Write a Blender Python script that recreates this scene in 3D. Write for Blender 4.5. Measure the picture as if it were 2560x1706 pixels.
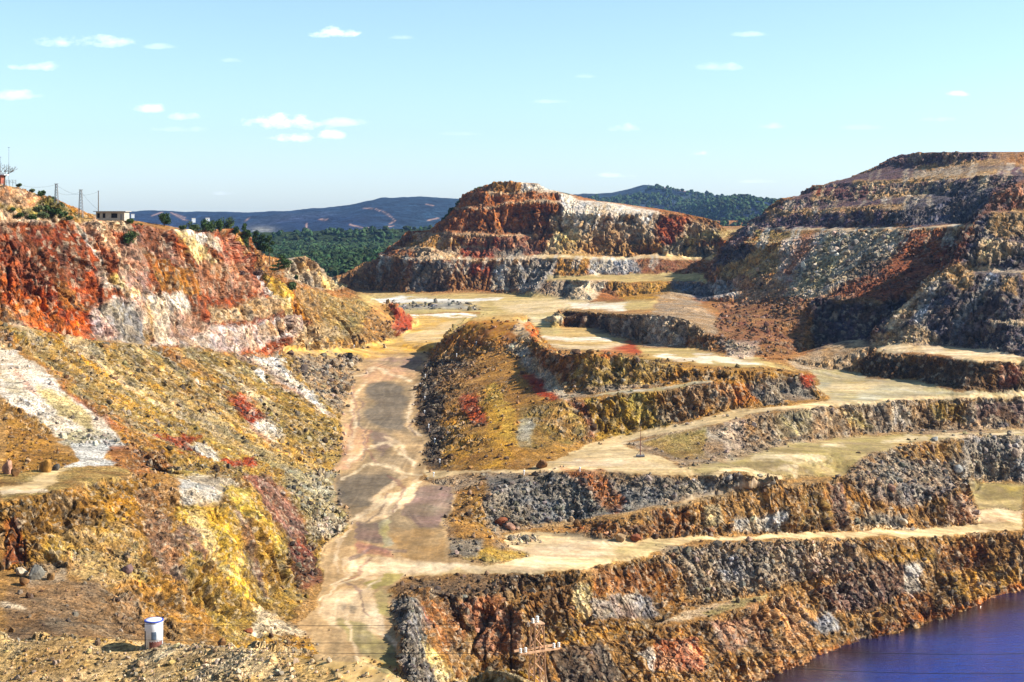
import bpy, math, random
import numpy as np
from mathutils import Vector
from mathutils.geometry import delaunay_2d_cdt
import time
T0 = time.time()
random.seed(7); RNG = np.random.default_rng(7)
R = math.radians
scene = bpy.context.scene
for o in list(bpy.data.objects): bpy.data.objects.remove(o)

# ------------------------------------------------------------------ camera
FPX, CXP, HZ = 3500.0, 1280.0, 520.0        # focal length, centre and eye level, in photo pixels (2560 wide)
cam_d = bpy.data.cameras.new('camera'); cam = bpy.data.objects.new('camera', cam_d)
scene.collection.objects.link(cam); scene.camera = cam
cam.location = (0, 0, 0); cam.rotation_euler = (R(90), 0, 0)
cam_d.sensor_width = 36; cam_d.lens = 36 * FPX / 2560
cam_d.shift_y = -(853 - HZ) / 2560
cam_d.clip_start = 0.5; cam_d.clip_end = 40000
scene.render.resolution_x = 1024; scene.render.resolution_y = 682

# ------------------------------------------------------------------ light
SUN_EL, SUN_AZ = 33.0, 90.0                 # azimuth measured from +Y towards +X
world = bpy.data.worlds.new('World'); scene.world = world; world.use_nodes = True
scene.view_settings.view_transform = 'Standard'; scene.view_settings.look = 'None'
scene.view_settings.gamma = 1.0; scene.view_settings.exposure = 1.2
sun_d = bpy.data.lights.new('sun', 'SUN'); sun = bpy.data.objects.new('sun', sun_d)
scene.collection.objects.link(sun)
sun_d.energy = 5.0; sun_d.angle = R(0.5); sun_d.color = (1.0, 0.93, 0.82)
sv = Vector((math.sin(R(SUN_AZ)) * math.cos(R(SUN_EL)), math.cos(R(SUN_AZ)) * math.cos(R(SUN_EL)), math.sin(R(SUN_EL))))
sun.rotation_euler = sv.to_track_quat('Z', 'Y').to_euler()

def build_world():
    nt = world.node_tree; N = nt.nodes; L = nt.links; N.clear()
    out = N.new('ShaderNodeOutputWorld'); bg = N.new('ShaderNodeBackground')
    sky = N.new('ShaderNodeTexSky'); sky.sky_type = 'NISHITA'; sky.sun_disc = False
    sky.sun_elevation = R(SUN_EL); sky.sun_rotation = R(SUN_AZ); sky.altitude = 400
    sky.air_density = 1.0; sky.dust_density = 0.6; sky.ozone_density = 1.0
    bg.inputs['Strength'].default_value = 0.050
    tc = N.new('ShaderNodeTexCoord')
    def math_(op, a, b=None, c=None):
        n = N.new('ShaderNodeMath'); n.operation = op
        for i, x in enumerate((a, b, c)):
            if x is None: continue
            if isinstance(x, (int, float)): n.inputs[i].default_value = x
            else: L.new(x, n.inputs[i])
        return n.outputs[0]
    sep = N.new('ShaderNodeSeparateXYZ'); L.new(tc.outputs['Generated'], sep.inputs[0])
    px = math_('DIVIDE', sep.outputs[0], math_('MAXIMUM', sep.outputs[1], 0.05))
    pz = math_('DIVIDE', sep.outputs[2], math_('MAXIMUM', sep.outputs[1], 0.05))
    comb = N.new('ShaderNodeCombineXYZ'); L.new(px, comb.inputs[0]); L.new(math_('MULTIPLY', pz, 1.7), comb.inputs[1])
    nz = N.new('ShaderNodeTexNoise'); nz.inputs['Scale'].default_value = 34; nz.inputs['Detail'].default_value = 7
    nz.inputs['Roughness'].default_value = 0.62; L.new(comb.outputs[0], nz.inputs['Vector'])
    nz2 = N.new('ShaderNodeTexNoise'); nz2.inputs['Scale'].default_value = 110; nz2.inputs['Detail'].default_value = 4
    L.new(comb.outputs[0], nz2.inputs['Vector'])
    # small fair weather clouds: direction (photo px), half sizes, opacity
    clouds = [(225,108,130,22,.55),(395,118,40,9,.25),(92,168,62,16,.55),(40,240,66,17,.5),(832,84,72,24,1),(365,275,45,14,.6),
              (470,294,52,14,.5),(450,325,85,10,.25),(705,312,100,30,1),(735,347,62,18,1),(830,341,46,13,.75),(860,308,70,14,.45),
              (585,152,40,9,.25),(1005,95,35,7,.2),(1880,87,55,9,.3),(1800,168,55,14,.3),(2395,236,34,9,.55),(1545,322,62,17,.5),
              (1748,385,30,9,.6),(1370,255,60,7,.2),(1940,316,50,11,.35),(1460,192,28,7,.2),(560,485,40,7,.3),(1160,336,60,7,.15),
              (2350,300,50,8,.25),(1550,440,60,8,.3),(1890,455,50,7,.25),(2150,320,60,7,.15)]
    dens = None; low = None
    for (u, v, a, b, op) in clouds:
        ax, az = (u - CXP) / FPX, (HZ - v) / FPX
        dx = math_('DIVIDE', math_('SUBTRACT', px, ax), a / FPX)
        dz = math_('DIVIDE', math_('SUBTRACT', pz, az), b / FPX)
        # flatter below than above
        dz = math_('MULTIPLY', dz, math_('ADD', 1.0, math_('MULTIPLY', math_('LESS_THAN', dz, 0.0), 0.7)))
        r2 = math_('ADD', math_('MULTIPLY', dx, dx), math_('MULTIPLY', dz, dz))
        t = math_('SUBTRACT', 1.0, r2)
        t = math_('ADD', t, math_('ADD', math_('MULTIPLY_ADD', nz.outputs[0], 5.0, -2.75), math_('MULTIPLY_ADD', nz2.outputs[0], 1.6, -.85)))
        t = math_('MULTIPLY', math_('MINIMUM', math_('MAXIMUM', math_('MULTIPLY', math_('ADD', t, 0.22), 0.8), 0.0), 1.0), op)
        t = math_('MULTIPLY', t, math_('LESS_THAN', r2, 6.0))
        dens = t if dens is None else math_('MAXIMUM', dens, t)
        lw = math_('MULTIPLY', t, math_('MINIMUM', math_('MAXIMUM', math_('ADD', math_('MULTIPLY_ADD', dz, 0.7, 0.35), math_('MULTIPLY_ADD', nz2.outputs[0], 1.2, -.6)), 0.0), 1.0))
        low = lw if low is None else math_('MAXIMUM', low, lw)
    # thin wisps everywhere near the horizon
    grade = N.new('ShaderNodeMix'); grade.data_type = 'RGBA'; grade.blend_type = 'MULTIPLY'; grade.inputs[0].default_value = 1
    L.new(sky.outputs[0], grade.inputs[6])
    tg = N.new('ShaderNodeMix'); tg.data_type = 'RGBA'
    el = N.new('ShaderNodeMapRange'); el.inputs[1].default_value = -0.02; el.inputs[2].default_value = 0.15; L.new(sep.outputs[2], el.inputs[0])
    L.new(el.outputs[0], tg.inputs[0]); tg.inputs[6].default_value = (1.45, 1.72, 2.25, 1); tg.inputs[7].default_value = (1.50, 1.70, 1.64, 1)
    L.new(tg.outputs[2], grade.inputs[7])
    fld = N.new('ShaderNodeMix'); fld.data_type = 'RGBA'
    L.new(math_('MULTIPLY', dens, 0.9), fld.inputs[0]); L.new(grade.outputs[2], fld.inputs[6])
    cc = N.new('ShaderNodeMix'); cc.data_type = 'RGBA'; L.new(low, cc.inputs[0])
    cc.inputs[6].default_value = (14.5, 15.5, 19.5, 1); cc.inputs[7].default_value = (23, 21.5, 22.5, 1)  # cloud shading painted in: mauve undersides, lighter tops
    L.new(cc.outputs[2], fld.inputs[7])
    L.new(fld.outputs[2], bg.inputs[0]); L.new(bg.outputs[0], out.inputs[0])
    return grade
SKYGRADE = build_world()

# ------------------------------------------------------------------ noise
def _hash(ix, iy, iz, seed):
    h = (ix.astype(np.uint32) * np.uint32(374761393) + iy.astype(np.uint32) * np.uint32(668265263)
         + iz.astype(np.uint32) * np.uint32(2147483647 - 1013904223) + np.uint32(seed * 97 + 13) * np.uint32(1274126177))
    h = (h ^ (h >> np.uint32(13))) * np.uint32(1274126177)
    h = h ^ (h >> np.uint32(16))
    return (h & np.uint32(0xffff)).astype(np.float32) / 32767.5 - 1.0
def vnoise(P, lam, seed=0):
    """smooth value noise in -1..1; lam scalar or 3 wavelengths"""
    Q = P / np.asarray(lam, dtype=np.float64) + 1000.37 + seed * 7.13
    I = np.floor(Q).astype(np.int64); f = (Q - I).astype(np.float32); w = f * f * (3 - 2 * f)
    r = 0
    for dx in (0, 1):
        for dy in (0, 1):
            for dz in (0, 1):
                ww = (w[:, 0] if dx else 1 - w[:, 0]) * (w[:, 1] if dy else 1 - w[:, 1]) * (w[:, 2] if dz else 1 - w[:, 2])
                r = r + ww * _hash(I[:, 0] + dx, I[:, 1] + dy, I[:, 2] + dz, seed)
    return r
def fbm(P, lam, seed=0, octs=3, gain=.5):
    lam = np.asarray(lam, dtype=np.float64); s = 0; a = 1; t = 0
    for k in range(octs):
        s = s + a * vnoise(P, lam / 2 ** k, seed + 11 * k); t += a; a *= gain
    return s / t

def S(a, b, x):
    t = np.clip((x - a) / (b - a), 0, 1); return t * t * (3 - 2 * t)

# ------------------------------------------------------------------ terrain control lines
# every point: (u, v, k): bearing and dip given as photo pixels, k>0 = distance in m, k<0 = level in m below the eye
VF = [(1900, -73), (1706, -71.5), (1560, -70), (1415, -69), (1264, -66), (1191, -64.5), (1095, -62.5), (1040, -61), (966, -59), (923, -57.5), (890, -56), (870, -55), (800, -52)]
def vfloor(v):
    xs = [a for a, b in VF][::-1]; ys = [b for a, b in VF][::-1]
    return float(np.interp(v, xs, ys))
def P3(u, v, k):
    if k == 'f': k = vfloor(v)
    y = k if k > 0 else -k * FPX / (v - HZ)
    return ((u - CXP) / FPX * y, y, -(v - HZ) / FPX * y)
LINES = []   # lists of xyz
def ln(*pts, back=None, drop=0.0, ext=True):
    q = [P3(*p) for p in pts]
    if ext and pts[0][0] <= 5: q.insert(0, P3(-420, pts[0][1], q[0][1]))
    if ext and pts[-1][0] >= 2555: q.append(P3(2980, pts[-1][1], q[-1][1]))
    LINES.append(q)
    if back:                                   # level (or falling) step behind the line
        LINES.append([(x * (1 + back / y), y + back, z - drop) for x, y, z in q])
    return q
def raw(*pts): LINES.append(list(pts))
def pt(*pts):
    for p in pts: LINES.append([P3(*p)])

# foreground heap
ln((0,1586,122),(50,1604,120),(100,1596,119),(144,1588,119),(235,1594,118),(319,1607,118),(369,1612,117),(419,1606,116),(503,1613,114),(570,1616,112),(654,1612,110),(700,1624,109),(788,1636,108),(885,1634,106),(935,1653,104),(1002,1690,101),(1060,1730,98),(1110,1735,90),(1163,1694,78),(1220,1669,73),(1267,1673,72),(1310,1690,71),(1361,1708,70),(1450,1760,68),(1700,1900,66),(2560,2300,66), back=5, drop=3.0)
raw((-120,110,-39),(-60,108,-38.6),(-32,106,-38.4),(-18,97,-36),(-8,92,-35),(-3,74,-27.5),(0,64,-24.4),(10,60,-24),(60,50,-24))
raw((-150,80,-32),(-40,80,-31),(-10,60,-23.5),(0,45,-18),(40,34,-16),(90,30,-16))
raw((-160,8,-4),(-30,6,-2.2),(30,6,-2.2),(120,6,-5)); raw((-160,-30,-3),(120,-30,-3))
raw((-150,150,-55),(-60,150,-55),(-40,150,-58),(-20,150,-66),(10,150,-74),(60,150,-90),(120,150,-100),(300,150,-100))
# left lower terrace
ln((0,1590,184),(150,1600,183),(300,1600,190),(430,1600,198),(540,1600,205),(600,1590,213),(690,1580,226),(734,1559,'f'))
ln((0,1500,197),(100,1500,198),(250,1470,205)); pt((350,1500,207),(420,1450,217))
ln((0,1425,209),(80,1432,209),(150,1430,210),(300,1400,216),(380,1420,218),(450,1480,219),(500,1550,215),(540,1600,205))
ln((0,1257,218),(50,1243,220),(100,1240,222),(180,1215,232),(260,1195,240),(330,1190,247),(380,1240,244),(400,1265,243),(460,1275,246),(545,1262,250),(575,1215,264),(640,1190,275))
pt((0,1205,235),(100,1200,238),(200,1180,246),(60,1340,213),(200,1320,222),(330,1330,227),(430,1350,231),(520,1400,230),(560,1330,242),(600,1400,240),(640,1300,255),(700,1300,270),(650,1420,246),(700,1220,282),(760,1340,275),(720,1400,262),(690,1450,248))
ln((450,1480,219),(560,1560,218),(627,1522,235),(690,1470,247),(788,1440,'f'))
ln((400,1207,268),(470,1200,266),(550,1198,264),(640,1190,275))
ln((0,1180,245),(80,1178,246),(200,1172,249),(310,1165,255),(330,1130,264),(320,1115,270),(390,1165,270),(470,1188,268))
ln((0,873,322),(36,873,321),(69,903,315),(164,961,300),(225,1021,289),(271,1060,282),(320,1115,270))
ln((0,994,280),(82,1054,275),(137,1093,272),(180,1105,268),(250,1108,272),(271,1060,282))
ln((0,1080,264),(100,1120,260),(190,1170,250))
# valley floor edges
ln((788,1640,'f'),(734,1559,'f'),(788,1532,'f'),(791,1482,'f'),(788,1415,'f'),(808,1368,'f'),(862,1324,'f'),(835,1264,'f'),(831,1207,'f'),(836,1191,'f'),(819,1158,'f'),(847,1125,'f'),(863,1095,'f'),(860,1040,'f'),(877,966,'f'),(885,923,'f'),(902,901,'f'),(929,890,'f'))
ln((1107,857,545),(1090,880,'f'),(1072,901,'f'),(1052,945,'f'),(1030,972,'f'),(1044,1013,'f'),(1044,1054,'f'),(1061,1090,'f'),(1066,1136,'f'),(1066,1172,'f'),(1148,1174,-62.8),(1200,1178,-62.3),(1300,1174,-61.7),(1337,1168,-61.5),(1378,1158,-61),(1433,1131,-60.8),(1502,1092,-60),(1556,1084,-59.5),(1666,1065,-57.5),(1748,1043,-56),(1840,1027,-54.8),(1930,1020,-53.7),(2076,1003,-53.4))
ln((1036,1202,'f'),(1123,1217,'f'),(1140,1264,'f'),(1113,1321,'f'),(1113,1368,'f'),(1120,1398,'f'),(1217,1421,-69.8),(1267,1405,-69.8),(1321,1391,-69.8),(1270,1366,-69.7),(1267,1345,-69.6),(1294,1332,-69.6))
ln((940,1740,'f'),(990,1700,'f'),(1000,1666,'f'),(982,1616,'f'),(989,1549,'f'),(996,1492,'f'),(969,1468,'f'),(1002,1437,-70))
ln((1040,1780,-70),(1052,1720,-69.5),(1040,1666,-68.8),(1022,1616,-68.3),(1027,1549,-67.8),(1036,1500,-67.6),(1010,1462,-68.6))   # rubble bank crest
# R1 road outer edge, wall, water
ln((1002,1437,-70),(1100,1440,-70),(1200,1437,-70),(1300,1435,-70),(1368,1432,-70),(1468,1421,-70),(1535,1405,-70.6),(1619,1391,-71),(1700,1372,-71.3),(1737,1358,-71.5),(1860,1353,-72),(2028,1348,-74),(2128,1344,-75),(2296,1344,-77),(2430,1335,-78.5),(2560,1331,-80))
ln((1040,1470,257),(1100,1480,260),(1250,1500,257),(1350,1470,262),(1500,1434,269))
ln((1080,1700,-78),(1200,1620,-80),(1300,1590,-80),(1450,1570,-80.5),(1653,1560,-81),(1770,1546,-81),(1860,1522,-81),(1930,1486,-81))
ln((1653,1556,-81),(1700,1530,-81),(1753,1515,-81),(1860,1495,-81),(1930,1484,-81))
ln((1130,1910,-92),(1150,1900,-92),(1300,1870,-92),(1600,1835,-92),(1800,1770,-92),(1914,1706,-92),(1961,1683,-92),(2021,1666,-92),(2028,1650,-92),(2078,1630,-92),(2195,1589,-92),(2330,1552,-92),(2397,1531,-92),(2497,1494,-92),(2560,1475,-92), back=-5, drop=5)
raw((-10,200,-97),(60,200,-100),(140,220,-100),(220,260,-100))
# second tier
ln((1294,1332,-69.6),(1401,1338,-70),(1502,1353,-70.4),(1586,1356,-70.8),(1670,1348,-71.2),(1900,1338,-72.7),(1961,1335,-73.5),(2028,1331,-74),(2128,1329,-75.3),(2296,1324,-77.5),(2413,1317,-78.7),(2450,1312,-79),(2425,1285,-78),(2435,1240,-76))
ln((1435,1314,-69.4),(1452,1297,-68),(1535,1294,-66.7),(1602,1277,-66),(1703,1260,-65.3),(1804,1240,-64.6),(1900,1222,-64),(1961,1215,-64.2),(2028,1207,-64.2),(2095,1197,-64.3),(2200,1205,-66),(2300,1212,-68.5),(2392,1218,-70.1), back=2.2)
ln((1284,1324,-69.4),(1435,1312,-69.3),(1535,1287,-66.8))
ln((2560,1300,-79.5),(2500,1285,-78.3)); ln((2420,1197,-73.8),(2500,1202,-74),(2560,1206,-74))
# road 3 edge = talus crest
ln((1053,1199,-64),(1120,1195,-63.6),(1200,1190,-62.9),(1284,1186,-62.2),(1370,1183,-61.6),(1447,1180,-61),(1556,1176,-60.8),(1611,1184,-60.8),(1680,1184,-60.7),(1760,1184,-60.6),(1840,1183,-60.6),(1976,1199,-63.8),(2040,1193,-64))
ln((1800,1180,-59.8),(1865,1168,-58.8),(1914,1172,-59.5),(1950,1188,-61.2))
pt((1180,1260,307),(1200,1330,289),(1245,1362,283),(1160,1320,291),(1180,1385,276))
# bench 3b and wall 4
ln((1570,1106,-60),(1611,1130,-60.4),(1652,1153,-60.7),(1690,1163,-60.8),(1760,1158,-61),(1816,1144,-61),(1930,1121,-60.7),(2028,1101,-61.3),(2158,1087,-61.8),(2255,1079,-62.2),(2418,1076,-63.3),(2560,1072,-64))
ln((1570,1106,-60),(1584,1096,-59.8),(1611,1091,-59.2),(1680,1082,-57.5),(1776,1063,-56),(1840,1049,-55),(1930,1030,-53.7),(2060,1014,-53.6),(2223,1001,-53.9),(2353,993,-54.2),(2560,988,-55))
ln((2110,1190,-65.1),(2128,1177,-63.8),(2158,1147,-62.3),(2200,1125,-61.8),(2255,1112,-62),(2337,1099,-62.2),(2402,1092,-62.2),(2447,1083,-62),(2560,1089,-63.4))
pt((1650,1130,-60.6),(1960,1150,-61),(2080,1130,-61.3))
# floor 5, block, spur foot
ln((2060,1000,-53.5),(2045,975,-53.5),(2035,960,-53.5)); ln((1990,927,-53.5),(2070,928,-53.5),(2148,927,-53.5))
ln((2148,939,-53.5),(2190,947,-53.5),(2298,952,-53.5),(2307,960,-53.5),(2369,969,-53.5),(2405,975,-53.5),(2467,975,-53.5),(2510,972,-53.5),(2560,972,-53.5))
ln((2163,890,451),(2206,878,449),(2281,881,441),(2320,890,433),(2418,897,419),(2483,907,415),(2560,904,420))
ln((2180,872,458),(2242,868,455),(2337,866,455),(2434,868,453),(2467,878,442),(2499,892,424),(2560,894,421))
ln((1914,910,440),(1956,910,442),(2000,893,466),(2060,868,478),(2125,848,485),(2180,852,478),(2242,864,460))
pt((2040,905,463),(2110,890,466))
# centre mound
ln((2060,998,-53.4),(2034,962,398),(2011,936,399),(1960,925,396),(1898,922,391),(1800,919,389),(1770,916,389),(1693,907,389),(1652,898,390),(1600,889,390),(1530,878,392),(1474,877,394),(1430,878,400),(1380,874,420),(1340,836,470),(1310,800,508),(1240,805,500),(1168,807,503),(1135,827,520),(1107,857,545))
raw((84,412,-49),(70,404,-48.6),(50,404,-49.6),(38,405,-50),(25,412,-50.2),(16,432,-50.2),(12,480,-51),(12,540,-51.5),(8,556,-51.8),(-10,556,-52),(-20,555,-52.2))
ln((1168,789,545),(1240,785,552),(1310,787,545))
ln((1488,995,372),(1584,978,375),(1666,973,376),(1748,962,379),(1776,956,380),(1810,952,384)); ln((1488,988,379),(1584,970,382),(1693,960,384),(1773,952,386),(1810,948,388))
pt((1176,903,470),(1240,880,472),(1150,960,425),(1235,958,418),(1300,1030,374),(1222,1020,385),(1400,1000,374),(1150,1080,366),(1250,1100,352),(1350,1090,354),(1110,1100,366),(1300,900,448),(1400,985,384),(1320,940,412),(1420,910,398),(1110,940,455),(1100,1020,408),(1460,1060,366),(1880,960,392),(1950,985,392))
ln((1255,865,478),(1330,925,425),(1406,986,382),(1470,998,374))
# far pads and T6 cliffs
ln((1380,835,-51.5),(1450,862,-51),(1600,880,-51),(1700,885,-50),(1800,905,-49),(1900,918,-48.6))
ln((1395,812,-51.5),(1414,818,-51.5),(1502,821,-51.5),(1529,838,-52),(1606,862,-52),(1707,868,-51),(1800,885,-50),(1840,892,-50),(1885,899,455),(1914,910,440))
ln((1392,790,-50.5),(1400,776,608),(1450,779,606),(1515,784,601),(1540,785,579),(1625,785,545),(1680,790,530),(1720,800,520),(1770,830,505),(1800,847,495),(1880,848,490),(1940,851,490),(1990,885,486))
pt((1420,768,-45),(1500,765,-45),(1600,765,-44.5),(1450,757,-47),(1550,758,-46),(1672,729,700),(1640,745,680),(1620,760,650),(1720,750,680),(1650,775,600),(1700,770,600))
# plains
ln((929,890,'f'),(1000,885,'f'),(1072,880,'f')); ln((888,870,-54.5),(967,865,-54.2),(1011,835,-53.2),(1050,811,-52),(1050,790,-52),(1000,775,-52))
pt((1100,800,-52),(1240,770,-52),(1350,800,-51.5),(1380,820,-51.5),(1240,750,-51.5),(1100,745,-51.5),(1330,760,-51.3))
ln((1040,768,-52),(1080,759,-50.4),(1130,756,-49.8),(1180,764,-51),(1195,770,-52)); ln((1040,760,-51.7),(1130,750,-51.6),(1195,762,-51.7))
# left slope crest road and face
LC = [(0,812,330),(49,821,332),(143,843,340),(206,854,346),(356,862,370),(398,863,377),(466,873,392),(590,889,422),(718,887,468),(860,883,520),(929,885,530)]
ln(*LC); ln((0,807,336),(49,815,338),(143,836,347),(206,847,353),(356,856,377),(466,867,398),(590,882,428),(690,880,462),(718,876,478),(800,872,505),(888,870,545))
ln((690,880,462),(705,870,478),(770,846,505),(830,830,520))
ln((439,843,399),(576,813,441),(640,802,455),(748,781,492), back=4)
ln((502,777,424),(560,765,446),(640,752,472),(690,744,490), back=4)
ln((255,700,372),(300,730,380),(345,752,386)); pt((120,700,352),(0,700,345),(420,700,412),(160,780,352),(300,800,374))
RIM = [(0,575,358),(82,570,366),(192,563,378),(233,548,384),(315,549,402),(343,563,408),(384,568,418),(439,574,430),(494,585,446),(540,575,460),(580,570,476),(606,571,490)]
ln(*RIM)
ln((606,571,490),(617,653,486),(640,681,486),(655,696,492),(690,712,505),(737,723,518),(765,729,530),(790,722,600))
ln((560,678,462),(617,660,482)); ln((765,729,530),(772,765,515),(800,830,508)); pt((715,770,494),(740,806,486),(700,840,470))
ln((625,648,508),(660,655,522),(700,672,545),(730,700,575),(790,721,605))
ln((690,665,600),(710,648,610),(754,641,620),(775,652,622),(797,677,625),(825,702,630),(855,712,636)); ln((723,704,585),(780,717,600),(814,720,606),(860,722,640))
ln((790,722,608),(860,738,618),(910,750,615),(948,764,610),(978,756,612),(1000,775,620),(1050,811,-52))
pt((880,800,560),(830,770,560),(900,840,550),(960,810,580))
raw((-78,655,-46),(-60,690,-52),(-60,800,-53),(-80,800,-54))
# plateau behind the left rim
raw((-190,370,-8),(-132,376,-8.5)); raw((-118,398,-6.8),(-106,430,-7.4))
raw((-260,420,4),(-165,420,-3),(-120,430,-7),(-112,450,-8),(-108,480,-8),(-105,520,-9),(-120,560,-10),(-260,560,-8))
raw((-105,520,-9),(-96,555,-20),(-95,600,-35)); raw((-300,700,-30),(-120,700,-45))
# upper left knoll
ln((-60,440,352),(0,458,366),(33,463,372),(60,476,376),(105,488,380),(125,503,384),(150,520,388),(170,533,390),(195,545,388)); 
ln((0,462,362),(30,470,366),(100,488,376)); ln((0,500,362),(60,510,366),(105,515,378)); pt((20,540,356),(110,545,366))
raw((-190,400,10),(-150,402,8),(-130,405,2),(-120,400,-4)); raw((-260,420,9),(-160,425,4))
# centre mountain
ln((860,721,920),(956,727,892),(1010,732,862),(1040,731,860),(1120,729,-51),(1240,727,-51),(1326,729,-51),(1345,715,-48),(1375,697,-41.8),(1440,692,-41.4),(1500,688,-41.4),(1600,690,-41.4),(1700,689,-41),(1770,684,-40.5))
ln((874,691,925),(921,664,938),(946,660,936),(948,646,934),(1005,648,884),(1040,650,874),(1100,647,868),(1150,651,880),(1230,650,872),(1337,645,878),(1450,646,870),(1500,643,884),(1640,643,880),(1720,641,890),(1790,641,886), back=9, drop=-2.2)
ln((971,640,940),(973,620,942),(1003,616,940),(1048,618,894),(1070,619,886),(1150,621,896),(1240,616,890))
ln((1023,610,944),(1025,586,948),(1075,583,946),(1108,584,906),(1130,585,894),(1150,588,900),(1240,590,892),(1330,592,900),(1420,590,896), back=8, drop=-2.2)
ln((1080,572,946),(1115,549,952),(1135,532,956),(1137,520,957),(1168,520,925),(1200,522,912),(1268,506,914),(1340,507,908),(1400,508,912),(1420,530,906),(1500,534,898),(1600,534,904),(1655,534,905), back=8, drop=-2)
ln((1155,505,958),(1157,488,958),(1177,482,952),(1200,481,934),(1222,480,926),(1300,482,926),(1392,482,924),(1417,486,926),(1436,501,926),(1515,507,920),(1584,521,918),(1650,527,918),(1661,534,918))
ln((1222,478,936),(1241,456,940),(1275,456,934),(1310,457,936),(1348,459,938),(1365,473,936),(1392,480,930))
ln((1661,534,916),(1715,538,912),(1729,548,912),(1762,562,905),(1784,574,900),(1810,600,895))
raw((12,975,17.5),(-12,975,17.5)); raw((-30,985,10),(40,985,10),(60,985,5),(100,980,0),(140,975,-8)); raw((-15,990,-4),(-45,1000,-18),(-85,980,-38),(-120,965,-50),(-145,920,-52))
ln((1661,620,888),(1700,592,893),(1760,600,890),(1795,625,884),(1798,638,882)); pt((1560,590,890),(1620,560,897),(1480,570,893),(1700,575,900),(1380,560,899))
raw((-60,1030,-35),(60,1050,-30),(150,1040,-26)); ln((1790,600,930),(1830,590,1000),(1880,585,1050)); ln((1700,569,1500),(1784,568,1500),(1900,568,1500)); ln((1800,566,1800),(1950,566,1800))
# B0 front, nose, ramp
ln((1345,704,-43),(1352,699,-41.6),(1375,697,-41.4),(1430,700,-41.4),(1475,703,-41.4),(1502,703,-41.4),(1600,704,-41.6),(1735,705,-41.6),(1790,703,745),(1850,700,700))
ln((1307,742,-51.2),(1360,752,-51.2),(1405,752,-51),(1436,738,-50),(1430,715,-43.5)); ln((1520,735,-48),(1540,752,-50.6),(1606,752,-50.8),(1690,750,-50.3),(1740,752,755),(1800,752,715),(1850,746,680)); pt((1485,752,-50),(1460,725,-45.5))
# right mountain
ln((1790,642,886),(1813,617,800),(1865,607,742),(1930,607,700),(2005,600,680),(2060,590,670))
ln((1770,682,800),(1850,650,733),(1900,625,712))
ln((1800,640,880),(1855,581,810),(1880,570,800),(1960,570,742),(2076,571,690),(2160,572,655),(2255,571,622),(2340,568,602),(2418,565,590), back=9, drop=-1)
ln((1924,536,812),(2000,536,765),(2076,533,718),(2140,530,692),(2213,525,664),(2265,526,646), back=10, drop=-1.6)
ln((1956,503,835),(2028,500,800),(2083,503,764),(2187,500,716),(2294,491,674),(2380,500,638), back=11, drop=-1.8)
ln((2034,471,862),(2100,467,810),(2158,464,770),(2272,458,720),(2360,452,682),(2418,448,664),(2483,438,652), back=13, drop=-2.0)
ln((2180,428,892),(2225,417,848),(2300,424,764),(2379,422,724),(2440,414,706),(2499,410,692),(2560,417,684), back=13, drop=-2.0)
ln((2245,388,905),(2320,381,800),(2380,382,758),(2450,383,736),(2560,379,716))
ln((2245,388,908),(2225,413,902),(2180,428,893),(2152,463,880),(2034,471,863),(2027,499,850),(1956,503,836),(1930,533,822),(1880,568,806))
raw((300,960,34),(330,930,36),(480,900,37)); raw((142,880,-22),(190,920,2),(215,960,12),(250,960,22)); raw((150,1050,-30),(400,1060,10))
pt((1900,720,650),(1950,760,600),(1900,800,570),(1850,760,640),(1800,800,590),(1950,840,515),(2000,800,548),(1860,690,680),(2100,650,620),(2200,650,590),(2000,700,625),(1760,790,560),(1850,830,520))
ln((2005,850,508),(2020,790,528),(2041,741,531),(2075,744,530),(2110,748,528),(2160,757,524),(2197,760,520),(2240,735,532),(2288,705,545),(2353,660,565),(2375,640,572))
ln((1990,892,490),(2040,876,503),(2100,880,505),(2200,865,500),(2260,820,500)); raw((145,520,-42),(165,535,-34),(175,560,-22),(190,590,-12))
ln((2190,815,475),(2239,780,478),(2307,718,480),(2345,690,482),(2385,662,484),(2402,653,487),(2410,600,497),(2424,555,506),(2450,520,514),(2483,490,522),(2515,458,532),(2560,428,540))
raw((190,560,-8),(200,575,2),(210,590,8),(240,610,14),(300,600,18))
ln((2434,679,482),(2480,681,476),(2560,679,472), back=4); ln((2473,805,448),(2520,800,446),(2560,808,440), back=3); ln((2483,529,508),(2560,529,502), back=4)
pt((2300,820,463),(2330,760,472),(2400,760,465),(2450,740,466),(2260,840,462),(2440,620,492),(2520,600,488),(2540,470,520),(2350,800,462),(2380,700,478),(2520,740,456),(2420,830,452))
raw((-1300,300,-40),(-1300,1400,-55),(-1300,-30,-3)); raw((-300,1500,-52),(-900,1500,-52),(0,1500,-52.5),(140,1500,-35)); raw((900,300,-60),(900,800,20),(900,1500,-20)); raw((300,2000,-18),(900,1900,-18),(0,1900,-51),(-1000,1900,-51))

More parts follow.
